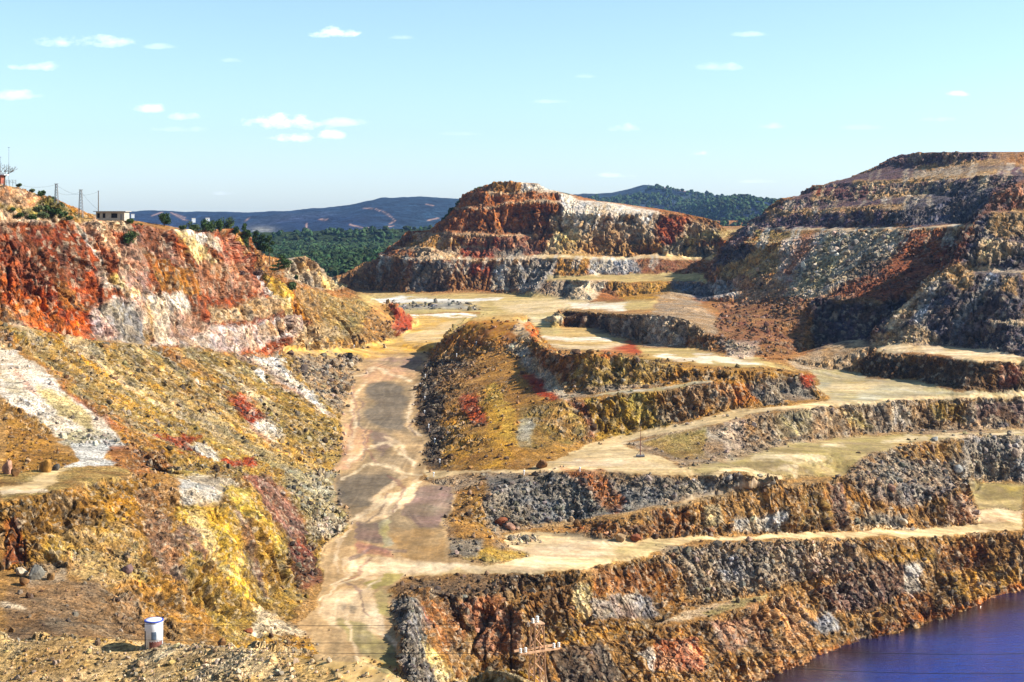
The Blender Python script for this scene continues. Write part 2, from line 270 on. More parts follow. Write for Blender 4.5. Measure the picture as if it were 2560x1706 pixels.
# ------------------------------------------------------------------ TIN
def build_tin():
    vs, zs, es = [], [], []
    key = {}
    def addv(p):
        k = (round(p[0] / .35), round(p[1] / .35))
        if k in key: return key[k]
        key[k] = len(vs); vs.append(Vector((p[0], p[1]))); zs.append(p[2]); return key[k]
    for li in LINES:
        prev = None
        for i, p in enumerate(li):
            if prev is not None:
                a, b = li[i - 1], p
                L = math.dist(a, b); dist = max(20, (a[1] + b[1]) / 2)
                n = max(1, int(L / (dist * 26 / FPX)))
                if dist > 1400: n = min(n, 6)
                nrm = (-(b[1] - a[1]) / max(L, 1e-6), (b[0] - a[0]) / max(L, 1e-6))
                for k in range(1, n + 1):
                    t = k / n
                    q = [a[j] + (b[j] - a[j]) * t for j in range(3)]
                    if k < n:
                        w = random.gauss(0, 1) * min(L / n * .16, dist * .0012)
                        q[0] += nrm[0] * w; q[1] += nrm[1] * w
                    c = addv(q)
                    if c != prev: es.append((prev, c))
                    prev = c
            else: prev = addv(p)
    out = delaunay_2d_cdt(vs, es, [], 0, 1e-4)
    V2, F, ov = out[0], out[2], out[3]
    Z = np.zeros(len(V2)); miss = []
    arr = np.array([(v.x, v.y) for v in vs]); zarr = np.array(zs)
    for i, o in enumerate(ov):
        if o: Z[i] = zarr[o[0]]
        else: miss.append(i)
    for i in miss:
        d = np.hypot(*(arr - np.array(V2[i])).T); j = np.argsort(d)[:3]; w = 1 / (d[j] + .01)
        Z[i] = (zarr[j] * w).sum() / w.sum()
    print('TIN', len(V2), len(F), 'crossings', len(miss), [(round(V2[i].x), round(V2[i].y), round(CXP + V2[i].x / V2[i].y * FPX), round(HZ - Z[i] / V2[i].y * FPX)) for i in miss][:60])
    return np.array([(v.x, v.y, z) for v, z in zip(V2, Z)]), np.array([f[:3] for f in F], dtype=np.int64)

def screen_len(V, a, b):
    """edge length as an angle seen from where visitors stand, in 1024-wide pixels, coarser outside the scene's field"""
    A, B = V[a], V[b]; M = (A + B) / 2
    y = np.maximum(np.abs(M[:, 1]), 8)
    k = FPX * .4
    pa = np.stack([A[:, 0] / np.maximum(np.abs(A[:, 1]), 8), A[:, 2] / np.maximum(np.abs(A[:, 1]), 8)], 1)
    pb = np.stack([B[:, 0] / np.maximum(np.abs(B[:, 1]), 8), B[:, 2] / np.maximum(np.abs(B[:, 1]), 8)], 1)
    L3 = np.linalg.norm(A - B, axis=1) / y * k
    L = np.sqrt((np.linalg.norm(pa - pb, axis=1) * k) ** 2 + (.13 * L3) ** 2)
    u = CXP + M[:, 0] / y * FPX; v = HZ - M[:, 2] / y * FPX
    off = np.maximum(np.maximum(-60 - u, u - 2620), np.maximum(v - 1760, 0)) + (M[:, 1] < 12) * 3000
    # foreshortened stretches need fewer samples
    return L / (1 + np.maximum(off, 0) / 60) ** 1.6

def subdivide(V, F, thr, rounds=12):
    for r in range(rounds):
        E = np.concatenate([F[:, [0, 1]], F[:, [1, 2]], F[:, [2, 0]]]); Es = np.sort(E, axis=1)
        keys = Es[:, 0] * (len(V) + 1) + Es[:, 1]
        uk, inv = np.unique(keys, return_inverse=True)
        ua, ub = uk // (len(V) + 1), uk % (len(V) + 1)
        mark = screen_len(V, ua, ub) > thr
        if not mark.any(): break
        mid = np.full(len(uk), -1, dtype=np.int64); mid[mark] = len(V) + np.arange(mark.sum())
        V = np.concatenate([V, (V[ua[mark]] + V[ub[mark]]) / 2])
        m = mid[inv].reshape(3, -1).T
        c = (m >= 0).sum(axis=1); out = [F[c == 0]]
        for k in range(3):   # rotate cases
            f = np.roll(F, -k, axis=1); mm = np.roll(m, -k, axis=1)
            s = (c == 1) & (mm[:, 0] >= 0); a, b, d = f[s].T; x = mm[s, 0]
            out += [np.stack([a, x, d], 1), np.stack([x, b, d], 1)]
            s = (c == 2) & (mm[:, 0] >= 0) & (mm[:, 1] >= 0); a, b, d = f[s].T; x, y = mm[s, 0], mm[s, 1]
            out += [np.stack([x, b, y], 1), np.stack([a, x, y], 1), np.stack([a, y, d], 1)]
        s = c == 3; a, b, d = F[s].T; x, y, z = m[s].T
        out += [np.stack(t, 1) for t in ((a, x, z), (x, b, y), (z, y, d), (x, y, z))]
        F = np.concatenate(out)
    return V, F

def vnormals(V, F):
    fn = np.cross(V[F[:, 1]] - V[F[:, 0]], V[F[:, 2]] - V[F[:, 0]])
    N = np.zeros_like(V)
    for k in range(3):
        for j in range(3): N[:, j] += np.bincount(F[:, k], weights=fn[:, j], minlength=len(V))
    return N / np.maximum(np.linalg.norm(N, axis=1, keepdims=True), 1e-9)

def smooth(A, F, n, lam=.5, mask=None):
    cnt = sum(np.bincount(F[:, k], minlength=len(A)) for k in range(3)) * 2.0
    cnt = np.maximum(cnt, 1)
    for _ in range(n):
        Sx = np.zeros_like(A)
        for k in range(3):
            for kk in ((k + 1) % 3, (k + 2) % 3):
                for j in range(A.shape[1]): Sx[:, j] += np.bincount(F[:, k], weights=A[F[:, kk], j], minlength=len(A))
        A = A + lam * (Sx / cnt[:, None] - A)
    return A

def mesh_from(name, V, F, mat, cols=None, smooth_sh=True, extra=None):
    me = bpy.data.meshes.new(name)
    me.vertices.add(len(V)); me.vertices.foreach_set('co', np.asarray(V, dtype=np.float32).ravel())
    me.loops.add(F.size); me.loops.foreach_set('vertex_index', F.astype(np.int32).ravel())
    me.polygons.add(len(F)); k = F.shape[1]
    me.polygons.foreach_set('loop_start', np.arange(0, F.size, k, dtype=np.int32))
    me.polygons.foreach_set('loop_total', np.full(len(F), k, dtype=np.int32))
    me.polygons.foreach_set('use_smooth', np.full(len(F), smooth_sh))
    me.update(calc_edges=True)
    if cols is not None:
        at = me.color_attributes.new('Col', 'FLOAT_COLOR', 'POINT')
        c4 = np.ones((len(V), 4), dtype=np.float32); c4[:, :3] = cols; at.data.foreach_set('color', c4.ravel())
    if extra is not None:
        for k2, a in extra.items():
            at = me.attributes.new(k2, 'FLOAT', 'POINT'); at.data.foreach_set('value', np.asarray(a, dtype=np.float32))
    me.materials.append(mat)
    o = bpy.data.objects.new(name, me); scene.collection.objects.link(o)
    return o

V, F = build_tin()
# triangles up
fn = np.cross(V[F[:, 1]] - V[F[:, 0]], V[F[:, 2]] - V[F[:, 0]]); fl = fn[:, 2] < 0; F[fl] = F[fl][:, ::-1]
V, F = subdivide(V, F, 7.0)
V0_ = V.copy(); V = smooth(V, F, 3, .45); k_ = (1 - .85 * S(450, 620, V0_[:, 1]))[:, None]; V = V0_ + (V - V0_) * k_
QUAL = 2.0
V, F = subdivide(V, F, QUAL)
V0_ = V.copy(); V = smooth(V, F, 1, .4); V = V0_ + (V - V0_) * (1 - .8 * S(450, 620, V0_[:, 1]))[:, None]
print('terrain verts', len(V), 'faces', len(F), time.time() - T0)

# ------------------------------------------------------------------ relief
def uv_of(V):
    y = np.maximum(V[:, 1], 1.0)
    return CXP + V[:, 0] / y * FPX, HZ - V[:, 2] / y * FPX
N0 = smooth(vnormals(V, F), F, 3, .6); N0 /= np.linalg.norm(N0, axis=1, keepdims=True)
BASE = V.copy(); BU, BV = uv_of(BASE)
near = (BASE[:, 1] > 60) & (BU > -350) & (BU < 2900) & (BV < 1900)
ix = np.nonzero(near)[0]
P = BASE[ix]; Nn = N0[ix]; D = P[:, 1]
tilt = 1 - Nn[:, 2]
cliff = S(.10, .30, tilt); tal = S(.02, .09, tilt)
hz = np.stack([Nn[:, 0], Nn[:, 1], np.zeros(len(ix))], 1); hl = np.maximum(np.linalg.norm(hz, axis=1, keepdims=True), 1e-6)
fall = np.concatenate([hz[:, :2] / hl * Nn[:, 2:3], -hl], axis=1)     # downhill direction on the surface
def streak(P, lam, length, seed, k=5):
    s = 0
    for t in np.linspace(-.5, .5, k): s = s + vnoise(P + fall * (t * length), lam, seed)
    return s / k * 1.6
def blocky(P, lam, seed):
    W = P + np.stack([vnoise(P, lam * 1.7, seed + 1), vnoise(P, lam * 1.7, seed + 2), vnoise(P, lam * 1.7, seed + 3)], 1) * lam * .45
    Q = (W @ np.array([[.84, .42, .34], [-.48, .86, .18], [-.22, -.31, .93]])) / np.array([lam, lam, lam * 1.5]) + 500
    I = np.floor(Q).astype(np.int64); return _hash(I[:, 0], I[:, 1], I[:, 2], seed)
n_big = streak(P, 13, 10, 3); n_mid = streak(P, 3.6, 9, 4); n_sm = streak(P, 1.4, 4.5, 5)
n_f1 = fbm(P, 2.6, 6, 3, .6); n_f2 = vnoise(P, .8, 9); n_f0 = fbm(P, 22, 8, 2)
b1 = blocky(P, 4.2, 21); b2 = blocky(P, 1.8, 31); b3 = blocky(P, .9, 41)
far = S(380, 700, D)
bf = blocky(P, 9.0, 51); nf = streak(P, 24, 16, 52)
rv = .45 + .75 * S(-.35, .45, fbm(P, 16, 58, 2)); hn = cliff * (.8 * n_big + rv * (.9 * n_mid + .4 * n_sm + .45 * b1 + .32 * b2 + .12 * b3) + .1 * n_f1) + tal * (1 - cliff) * (.45 * n_mid + .28 * n_f1 + .16 * b2 + .12 * b3 + .10 * n_f2) + (1 - tal) * (.10 * n_f1 + .03 * n_f2 + .12 * n_f0)
hf = cliff * (.9 * nf + .9 * n_big + .7 * n_mid + .5 * bf + .55 * b1 + .35 * b2 + .4 * n_f1) + tal * (1 - cliff) * (.9 * n_big + .6 * n_mid + .5 * b1 + .35 * b2 + .3 * n_f1) + (1 - tal) * (.22 * n_f1 + .2 * n_f0)
crk = np.exp(-(streak(P, 3.8, 11, 55) / .10) ** 2); crk2 = np.exp(-(streak(P, 1.6, 6, 56, 5) / .12) ** 2)
hn = hn + cliff * rv * (.25 * n_sm + .12 * b2 + .12 * b3 - 1.0 * crk - .5 * crk2) + tal * (1 - cliff) * (.10 * b3 + .14 * b2 - .22 * crk2)
crf = np.exp(-(streak(P, 11, 16, 57) / .10) ** 2)
hf = hf + cliff * (.5 * b2 - 1.9 * crk - 2.4 * crf + .5 * n_sm) + tal * (1 - cliff) * (.3 * b3 - .5 * crk)
CLM0 = ((BU[ix] > 900) & (BV[ix] > 1430)) * .6
# strata: thin shelves on the steep faces
zz = P[:, 2] + 1.2 * n_f0 + .10 * P[:, 0] * .3
saw = (zz / 3.4) % 1.0; hn = hn + cliff * .35 * (np.minimum(saw * 3, 1) - saw * .9 - .2)
saw = (zz / 6.2) % 1.0; hf = hf + cliff * 1.2 * (np.minimum(saw * 3, 1) - saw * .9 - .2)
gul = streak(P, 4.0, 40, 59, 9) * (1 - CLM0)
hn = hn + tal * (1 - cliff) * (.75 * gul)
h = hn * (1 - far) + hf * far
LR = (BU[ix] < 720) & (BV[ix] < 900) & (BV[ix] > 560) & (D > 330) & (D < 560)
h = h + np.where(LR, cliff * (1.2 * nf + .6 * bf), 0)
pk = np.zeros(len(V), dtype=np.float32)
wfade = S(50, 110, D)
V = BASE.copy(); V[ix] += Nn * (h * wfade)[:, None]
print('relief', time.time() - T0)

# ------------------------------------------------------------------ colour of the ground
def lin(c):
    c = np.asarray(c, dtype=np.float64) / 255; return np.where(c < .04045, c / 12.92, ((c + .055) / 1.055) ** 2.4)
C_ = dict(tan=(214,182,120), ltan=(232,208,160), olive=(172,158,98), ochre=(170,122,50), gold=(205,155,55), yellow=(238,204,96), orange=(188,104,42),
          rust=(150,80,48), brown=(120,80,48), dbrown=(84,58,42), red=(196,70,40), dred=(138,36,26), brick=(170,62,42), white=(244,240,232), cream=(238,214,176),
          pink=(226,166,134), grey=(150,146,132), lgrey=(196,196,190), dgrey=(88,84,78), bgrey=(118,134,150), purple=(112,70,70), mauve=(146,108,104),
          ogreen=(126,116,62), green=(62,74,34), slate=(84,90,96), umber=(150,108,66), wine=(120,52,58), mud=(138,118,92), mudd=(112,100,84), sand=(208,172,126), black=(48,42,40))
C_.update(navy=(66,70,96), plum=(108,80,88), yellow=(236,200,92), pink=(206,156,128), mauve=(138,108,102), red=(192,62,36), brick=(156,54,38), brown=(152,108,62), umber=(174,132,80), rust=(166,94,54), dbrown=(98,70,48), ogreen=(152,138,76), dgrey=(98,93,86), grey=(166,160,146), mud=(154,134,104), mudd=(112,104,92), ochre=(184,134,56), tan=(202,174,124), ltan=(222,200,162), cream=(234,214,184), sand=(200,164,120), dred=(142,40,30), wine=(122,58,58))  # navy and plum carry the right hill's shade as rock colour
def _mute(c):
    c = lin(c) * .78; g = c.mean(); return c * .98 + g * .02
C_ = {k: _mute(v) for k, v in C_.items()}
gz = 8; gw, gh = 2560 // gz + 2, 1706 // gz + 2
zb = np.full((gh, gw), 1e9)
gu = np.clip((BU[ix] / gz).astype(int), 0, gw - 1); gv = np.clip((BV[ix] / gz).astype(int), 0, gh - 1)
np.minimum.at(zb, (gv, gu), D)
zd = zb.copy()
for dy in (-1, 0, 1):
    for dx in (-1, 0, 1): zd = np.maximum(zd, np.where(np.roll(zb, (dy, dx), (0, 1)) < 1e8, np.roll(zb, (dy, dx), (0, 1)), 0))
okp = D < zd[gv, gu] * 1.06 + 5
wm = (vnoise(P, 19, 60) * 1.8 + vnoise(P, 7, 61) * .9 + vnoise(P, 2.2, 62) * .45 + vnoise(P, .8, 63) * .25) * FPX / D
wm2 = (vnoise(P, 19, 70) * 1.2 + vnoise(P, 7, 71) * .9 + vnoise(P, 2.2, 72) * .45 + vnoise(P, .8, 73) * .25) * FPX / D
lim = 20
SU = BU[ix] + np.clip(wm, -lim, lim); SV = BV[ix] + np.clip(wm2 * .7, -lim, lim)
edge = fbm(P, 3.2, 85, 4, .75) * 1.5 + .5 * blocky(P, 1.7, 86)
s1 = streak(P, 2.2, 9, 81); s2 = streak(P, 5.5, 20, 82)
mix1 = np.clip(.5 + .55 * fbm(P, 5, 83, 4, .7) + .35 * s1, 0, 1)
def inpoly(u, v, poly):
    c = np.zeros(len(u), dtype=bool); n = len(poly)
    for i in range(n):
        (x1, y1), (x2, y2) = poly[i], poly[(i + 1) % n]
        if y1 == y2: continue
        k = ((y1 > v) != (y2 > v)) & (u < (x2 - x1) * (v - y1) / (y2 - y1) + x1); c ^= k
    return c
def pdist(u, v, pts, close):
    d = np.full(len(u), 1e9); q = pts + [pts[0]] if close else pts
    for (x1, y1), (x2, y2) in zip(q, q[1:]):
        dx, dy = x2 - x1, y2 - y1; t = np.clip(((u - x1) * dx + (v - y1) * dy) / max(dx * dx + dy * dy, 1e-6), 0, 1)
        d = np.minimum(d, np.hypot(u - x1 - t * dx, v - y1 - t * dy))
    return d
COL = np.tile(C_['umber'], (len(ix), 1)); ROCK = np.zeros(len(ix)); ROAD = np.zeros(len(ix)); CALM = np.zeros(len(ix))
SHARP = [0]
def region(pts, w, soft):
    us = [p[0] for p in pts]; vs = [p[1] for p in pts]; m = (w or 0) + soft * 2 + 2
    k = np.nonzero(okp & (SU > min(us) - m) & (SU < max(us) + m) & (SV > min(vs) - m) & (SV < max(vs) + m))[0]
    if not len(k): return k, np.zeros(0)
    u, v = SU[k], SV[k]
    if soft > 4 and not SHARP[0]: soft = soft * 1.8
    if w: a = np.clip((w / 2 - pdist(u, v, pts, False)) / soft + .5, 0, 1)
    else:
        ins = inpoly(u, v, pts); d = pdist(u, v, pts, True); a = np.clip(np.where(ins, d, -d) / soft + .5, 0, 1)
    return k, a
ROADF = S(.012, .0, tilt) * .8
def paint(pts, c1, c2=None, w=None, soft=6, op=.92, st=0.0, rock=None, road=None, calm=None):
    """pts: outline (or line of width w) of a patch of ground; c1,c2: its two colours; st: how much it breaks into downhill streaks"""
    k, a = region(pts, w, soft)
    if not len(k): return
    soft_e = (1 - ROADF[k] * .4) * (.22 if road else 1)
    a = np.clip(a + soft_e * (edge[k] * .55 + st * .9 * s1[k]) * (1 - np.abs(2 * a - 1) ** 2 * .72), 0, 1) * (a > 0)
    a = a * op
    A = C_[c1]; B = C_[c2] if c2 else A
    t = mix1[k][:, None]; c = A * (1 - t) + B * t
    COL[k] = COL[k] * (1 - a[:, None]) + c * a[:, None]
    if rock is not None: ROCK[k] = ROCK[k] * (1 - a) + rock * a
    if road is not None: ROAD[k] = np.maximum(ROAD[k] * (1 - a), road * a) if road else ROAD[k] * (1 - a)
    if calm is not None: CALM[k] = CALM[k] * (1 - a) + calm * a
# --- broad zones, far to near
paint([(0,380),(2560,380),(2560,900),(0,900)], 'umber', 'rust')
# centre mountain
paint([(860,735),(1120,440),(1420,440),(1800,560),(1800,760),(860,760)], 'brown', 'rust')
paint([(900,680),(1000,585),(1160,470),(1420,480),(1420,620),(1150,700),(950,725)], 'rust', 'dbrown')
paint([(1000,590),(1160,480),(1280,482),(1330,560),(1200,580)], 'rust', 'orange', op=.7)
paint([(1010,620),(1040,590),(1240,592),(1230,616)], 'ochre', 'brown', st=.3)
paint([(1180,590),(1330,590),(1360,640),(1200,640)], 'mauve', 'rust', st=.4)
paint([(1150,600),(1250,590),(1260,690),(1180,700)], 'brick', 'dred', st=.5, op=.8)
paint([(1030,622),(1150,622),(1140,652),(1040,650)], 'cream', 'umber', st=.5)
paint([(1030,655),(1130,660),(1110,725),(1010,728)], 'grey', 'slate', st=.5)
paint([(1080,665),(1240,690),(1240,725),(1060,728)], 'brown', 'dbrown', st=.4, op=.6)
paint([(1235,625),(1310,620),(1300,720),(1230,725)], 'grey', 'dbrown', st=.5)
paint([(1240,660),(1270,655),(1265,722),(1230,722)], 'lgrey', 'grey', st=.4)
paint([(1290,645),(1400,648),(1380,700),(1300,735)], 'lgrey', 'slate', st=.5)
paint([(1235,452),(1310,455),(1310,480),(1220,480)], 'rust', 'ochre', st=.4)
paint([(1305,455),(1365,458),(1400,482),(1300,480)], 'cream', 'white', st=.3)
paint([(1395,484),(1420,484),(1445,505),(1520,508),(1600,525),(1640,532),(1400,534)], 'white', 'cream', st=.2)
paint([(1400,510),(1420,505),(1430,530),(1400,533)], 'slate','brown', op=.6)
paint([(1410,500),(1520,508),(1640,530),(1640,536),(1500,545),(1400,540)], 'white', 'cream', st=.3, op=.8)
paint([(1480,512),(1510,512),(1505,532),(1490,530)], 'gold', 'ochre')
paint([(1260,484),(1395,484),(1400,530),(1260,515)], 'orange', 'rust', op=.7)
paint([(1370,535),(1510,538),(1500,590),(1450,640),(1350,640),(1380,590)], 'cream', 'ochre', st=.4)
paint([(1380,575),(1440,570),(1480,640),(1400,642)], 'yellow', 'cream', st=.4)
paint([(1500,540),(1600,536),(1590,600),(1560,605),(1520,570)], 'umber', 'mauve', st=.5)
paint([(1590,540),(1640,535),(1640,600),(1600,605)], 'cream', 'umber', st=.5)
paint([(1640,538),(1730,545),(1700,590),(1640,600)], 'rust', 'brick', st=.5)
paint([(1725,548),(1800,575),(1760,600),(1700,590)], 'cream', 'umber', st=.3)
paint([(1640,605),(1680,590),(1700,600),(1670,620)], 'dred', 'brick', st=.3)
paint([(1410,540),(1500,560),(1620,560),(1650,600),(1560,636),(1460,640)], 'cream', 'umber', st=.5, op=.6)
paint([(1660,620),(1720,588),(1800,625),(1795,642),(1660,642)], 'grey', 'ogreen', st=.2)
paint([(1400,605),(1660,605),(1660,640),(1400,642)], 'ochre', 'brown', st=.4, op=.7)
paint([(1337,640),(1790,636),(1790,648),(1337,650)], 'tan', 'ltan', soft=3, road=1)
paint([(1180,650),(1340,648),(1330,660),(1180,660)], 'umber','brown')
paint([(1400,650),(1480,648),(1470,685),(1385,690)], 'ochre', 'brown', st=.5)
paint([(1480,648),(1590,648),(1600,685),(1475,688)], 'bgrey', 'lgrey', st=.5)
paint([(1590,650),(1790,648),(1780,685),(1600,690)], 'brown', 'wine', st=.5)
paint([(1370,690),(1760,684),(1770,705),(1370,703)], 'tan', 'olive', soft=3, road=1)
paint([(1380,706),(1520,704),(1480,755),(1400,755)], 'ltan', 'cream')
paint([(1310,745),(1350,702),(1420,700),(1430,750)], 'dbrown', 'grey', st=.3)
paint([(1520,706),(1680,706),(1690,750),(1560,755)], 'gold', 'brown', st=.5)
paint([(1680,706),(1770,706),(1770,752),(1700,750)], 'slate', 'bgrey', st=.3)
paint([(1768,704),(1850,700),(1860,745),(1775,752)], 'white', 'mauve', st=.4)
paint([(1790,640),(1800,575),(1900,570),(1870,610),(1810,620)], 'orange', 'rust')
paint([(1690,600),(1790,575),(1900,566),(1890,580),(1810,600)], 'tan', 'olive')
for p in ([(948,645),(1040,649),(1150,650),(1337,644)], [(973,619),(1060,618),(1150,620),(1240,615)], [(1025,585),(1121,584),(1240,589),(1340,590)], [(1137,519),(1200,521),(1268,506),(1400,507)], [(1410,531),(1500,534),(1655,533)], [(1222,481),(1395,481)]):
    paint(p, 'sand', 'cream', w=5, soft=4, op=.7)  # ledge rubble made paler, its sunlit look painted in
# left flank of the mountain, debris at its foot
paint([(860,712),(940,655),(1010,640),(1020,720),(900,735)], 'brown', 'dbrown')
# plains between
paint([(890,735),(1330,732),(1480,755),(1640,750),(1640,775),(1390,775),(1400,835),(1250,850),(1080,850),(960,800)], 'tan', 'olive', road=1, calm=.7)
paint([(930,748),(1010,744),(1110,748),(1260,742),(1240,752),(1150,757),(1060,754),(970,762)], 'lgrey', 'white', soft=4)
paint([(985,765),(1050,762),(1130,752),(1200,768),(1190,776),(1100,772),(1000,778)], 'slate', 'grey', soft=5, rock=.8)
paint([(1000,776),(1240,778),(1230,790),(1020,786)], 'olive', 'tan', soft=4)
paint([(1010,786),(1200,783)], 'brown', w=5, soft=3); paint([(1010,792),(1190,789)], 'white', w=4, soft=3)
paint([(1240,760),(1420,745),(1420,775),(1300,790)], 'cream', 'tan', soft=8, op=.7)
paint([(1420,758),(1570,760),(1560,775),(1430,772)], 'cream', 'white', soft=6, op=.8)
paint([(1290,790),(1410,790),(1400,815),(1310,812)], 'olive', 'cream', soft=5)
paint([(1350,838),(1520,842),(1530,852),(1350,850)], 'white', 'ltan', soft=4)
paint([(1320,820),(1500,820),(1600,862),(1580,880),(1440,880),(1340,850)], 'tan', 'olive', op=.7, road=1)
paint([(1350,839),(1520,843),(1525,852),(1350,850)], 'white', 'ltan', soft=4)
paint([(1370,862),(1560,858),(1560,872),(1400,876)], 'cream', 'tan', soft=4)
paint([(1600,866),(1700,872),(1900,895),(1980,925),(1800,918),(1690,906),(1600,888)], 'tan', 'olive', road=1)
paint([(1640,888),(1780,893),(1790,906),(1700,905)], 'white', 'ltan', soft=4)
paint([(1740,885),(1830,888),(1920,915),(1850,912)], 'white', 'cream', soft=4, op=.7)
paint([(1400,780),(1520,785),(1530,835),(1420,815)], 'slate', 'dbrown')
paint([(1520,785),(1640,785),(1610,860),(1530,838)], 'dbrown', 'grey', st=.4)
paint([(1610,790),(1730,800),(1715,866),(1610,860)], 'cream', 'grey', st=.5)
paint([(1700,835),(1740,840),(1710,855)], 'lgrey', 'bgrey')
paint([(1640,735),(1700,725),(1830,830),(1720,850),(1640,790)], 'umber', 'grey', st=.4)
paint([(1400,776),(1640,782),(1640,790),(1400,784)], 'umber', 'mud', soft=3)
paint([(1790,752),(1980,730),(2030,760),(1990,880),(1840,895),(1790,860)], 'wine', 'umber', st=.4, rock=.9)
paint([(1850,700),(1990,600),(2020,730),(1850,755),(1830,770)], 'umber', 'pink', st=.4, rock=.6)
paint([(1800,850),(1900,850),(1890,898),(1830,890)], 'mauve','cream', st=.4)
paint([(1800,668),(1860,625),(1990,610),(1940,680),(1800,700)], 'tan', 'umber', st=.4)
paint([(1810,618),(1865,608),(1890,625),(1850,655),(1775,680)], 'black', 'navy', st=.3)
# right mountain
paint([(1790,640),(1860,570),(1960,500),(2040,470),(2180,425),(2245,385),(2560,375),(2560,560),(2420,560),(1900,575)], 'navy', 'plum', st=.4)  # shade of the tiers put into the colour as dark navy and plum
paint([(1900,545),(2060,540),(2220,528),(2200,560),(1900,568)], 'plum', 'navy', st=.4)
paint([(2050,475),(2200,465),(2180,500),(2060,498)], 'plum', 'wine', st=.5)
paint([(2034,468),(2060,468),(2050,500),(2030,495)], 'rust','brick')
paint([(2190,470),(2300,462),(2290,490),(2190,497)], 'sand', 'mauve', st=.6)
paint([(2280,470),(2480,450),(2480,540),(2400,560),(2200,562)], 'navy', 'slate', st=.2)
paint([(2380,420),(2520,412),(2480,440),(2380,445)], 'slate', 'sand', st=.5)
paint([(2280,430),(2400,420),(2380,445),(2270,455)], 'grey', 'sand', st=.5)
for p in ([(1924,537),(2076,534),(2213,524),(2262,524)], [(2028,501),(2083,503)], [(2180,500),(2294,490)], [(2140,466),(2272,458),(2418,448),(2483,436)], [(2300,425),(2379,421),(2499,410),(2560,420)]):
    paint([(a, b - 6) for a, b in p], 'sand', 'umber', w=13, soft=4, op=.85)  # pale bands: sunlight on the ledge rubble put into its colour
paint([(1870,566),(2076,570),(2255,569),(2420,560),(2420,568),(2255,575),(2000,575)], 'sand', 'cream', soft=3, road=1)
paint([(1865,606),(1930,606),(2006,600)], 'tan', w=6, soft=3)
paint([(2480,380),(2560,376),(2560,420),(2500,405)], 'rust', 'umber')
paint([(1880,578),(2160,578),(2140,600),(1900,605)], 'dbrown','ogreen', st=.3)
paint([(1960,600),(2060,580),(2100,580),(2000,720),(1930,700)], 'pink', 'lgrey', st=.5, rock=.5)
paint([(2010,585),(2040,580),(1970,690),(1950,690)], 'rust','orange', st=.3, op=.7)
paint([(2060,580),(2270,578),(2240,640),(2150,700),(2020,745),(1960,740),(2010,650)], 'lgrey', 'tan', st=.5, rock=1.1)
paint([(2060,590),(2120,590),(2060,720),(1990,730)], 'olive', 'grey', st=.3, rock=1, op=.8)
paint([(2270,580),(2420,565),(2400,650),(2290,720),(2200,760),(2060,742),(2150,690),(2230,650)], 'wine', 'rust', st=.5, rock=.9)
paint([(2160,640),(2230,645),(2200,690),(2130,690)], 'slate', 'dbrown', rock=.8, op=.8)
paint([(2360,580),(2420,570),(2420,640),(2360,660)], 'wine','dbrown', st=.3)
paint([(2025,745),(2060,740),(2200,758),(2260,740),(2300,780),(2180,880),(2030,880)], 'black', 'navy')  # shadow pocket of the block, painted on in near-black
paint([(2050,742),(2200,757)], 'umber', 'mauve', w=10, soft=6)
rr = random.Random(9)
for line, c1, c2, n_, L0 in (([(1924,537),(2076,534),(2213,524),(2262,524)],'sand','pink',16,18), ([(1956,504),(2083,504),(2187,501),(2294,492),(2380,500)],'sand','lgrey',22,20), ([(2034,472),(2158,465),(2272,459),(2418,449),(2483,439)],'cream','sand',26,26),
        ([(2180,429),(2300,425),(2379,422),(2499,411),(2560,417)],'sand','lgrey',22,24), ([(2245,389),(2380,383),(2550,380)],'sand','mauve',16,22), ([(1880,568),(2076,572),(2255,572),(2418,566)],'lgrey','cream',26,50),
        ([(1400,508),(1500,512),(1640,534)],'white','cream',18,22), ([(1400,534),(1500,536),(1650,536)],'cream','white',22,30), ([(1150,651),(1337,646),(1500,645),(1640,645)],'lgrey','cream',22,30), ([(948,648),(1040,650),(1150,651)],'lgrey','grey',14,34),
        ([(1025,587),(1121,586),(1240,590),(1340,592)],'sand','pink',16,22), ([(2434,682),(2560,682)],'sand','cream',10,40), ([(2483,532),(2560,532)],'sand','cream',8,40)):
    for k_ in range(n_):
        t_ = rr.random() * (len(line) - 1); q_ = int(t_); f_ = t_ - q_; u0 = line[q_][0] + (line[q_ + 1][0] - line[q_][0]) * f_; v0 = line[q_][1] + (line[q_ + 1][1] - line[q_][1]) * f_
        L_ = L0 * rr.uniform(.5, 1.4); paint([(u0, v0 - 2), (u0 - L_ * .35, v0 + L_)], c1, c2, w=rr.uniform(4, 11), soft=4, op=rr.uniform(.5, .85))
for line, n_, L0 in (([(20,575),(190,566),(233,550)],10,90), ([(240,552),(340,565),(500,590),(600,580)],26,90), ([(230,690),(400,700),(500,720)],12,70)):
    for k_ in range(n_):
        t_ = rr.random() * (len(line) - 1); q_ = int(t_); f_ = t_ - q_; u0 = line[q_][0] + (line[q_ + 1][0] - line[q_][0]) * f_; v0 = line[q_][1] + (line[q_ + 1][1] - line[q_][1]) * f_ + rr.uniform(0, 40)
        L_ = L0 * rr.uniform(.4, 1.3); c1, c2 = rr.choice([('cream','pink'),('white','cream'),('pink','rust'),('dred','brick'),('dred','dbrown')]); paint([(u0, v0), (u0 + L_ * .45, v0 + L_)], c1, c2, w=rr.uniform(4, 10), soft=4, op=rr.uniform(.4, .8))
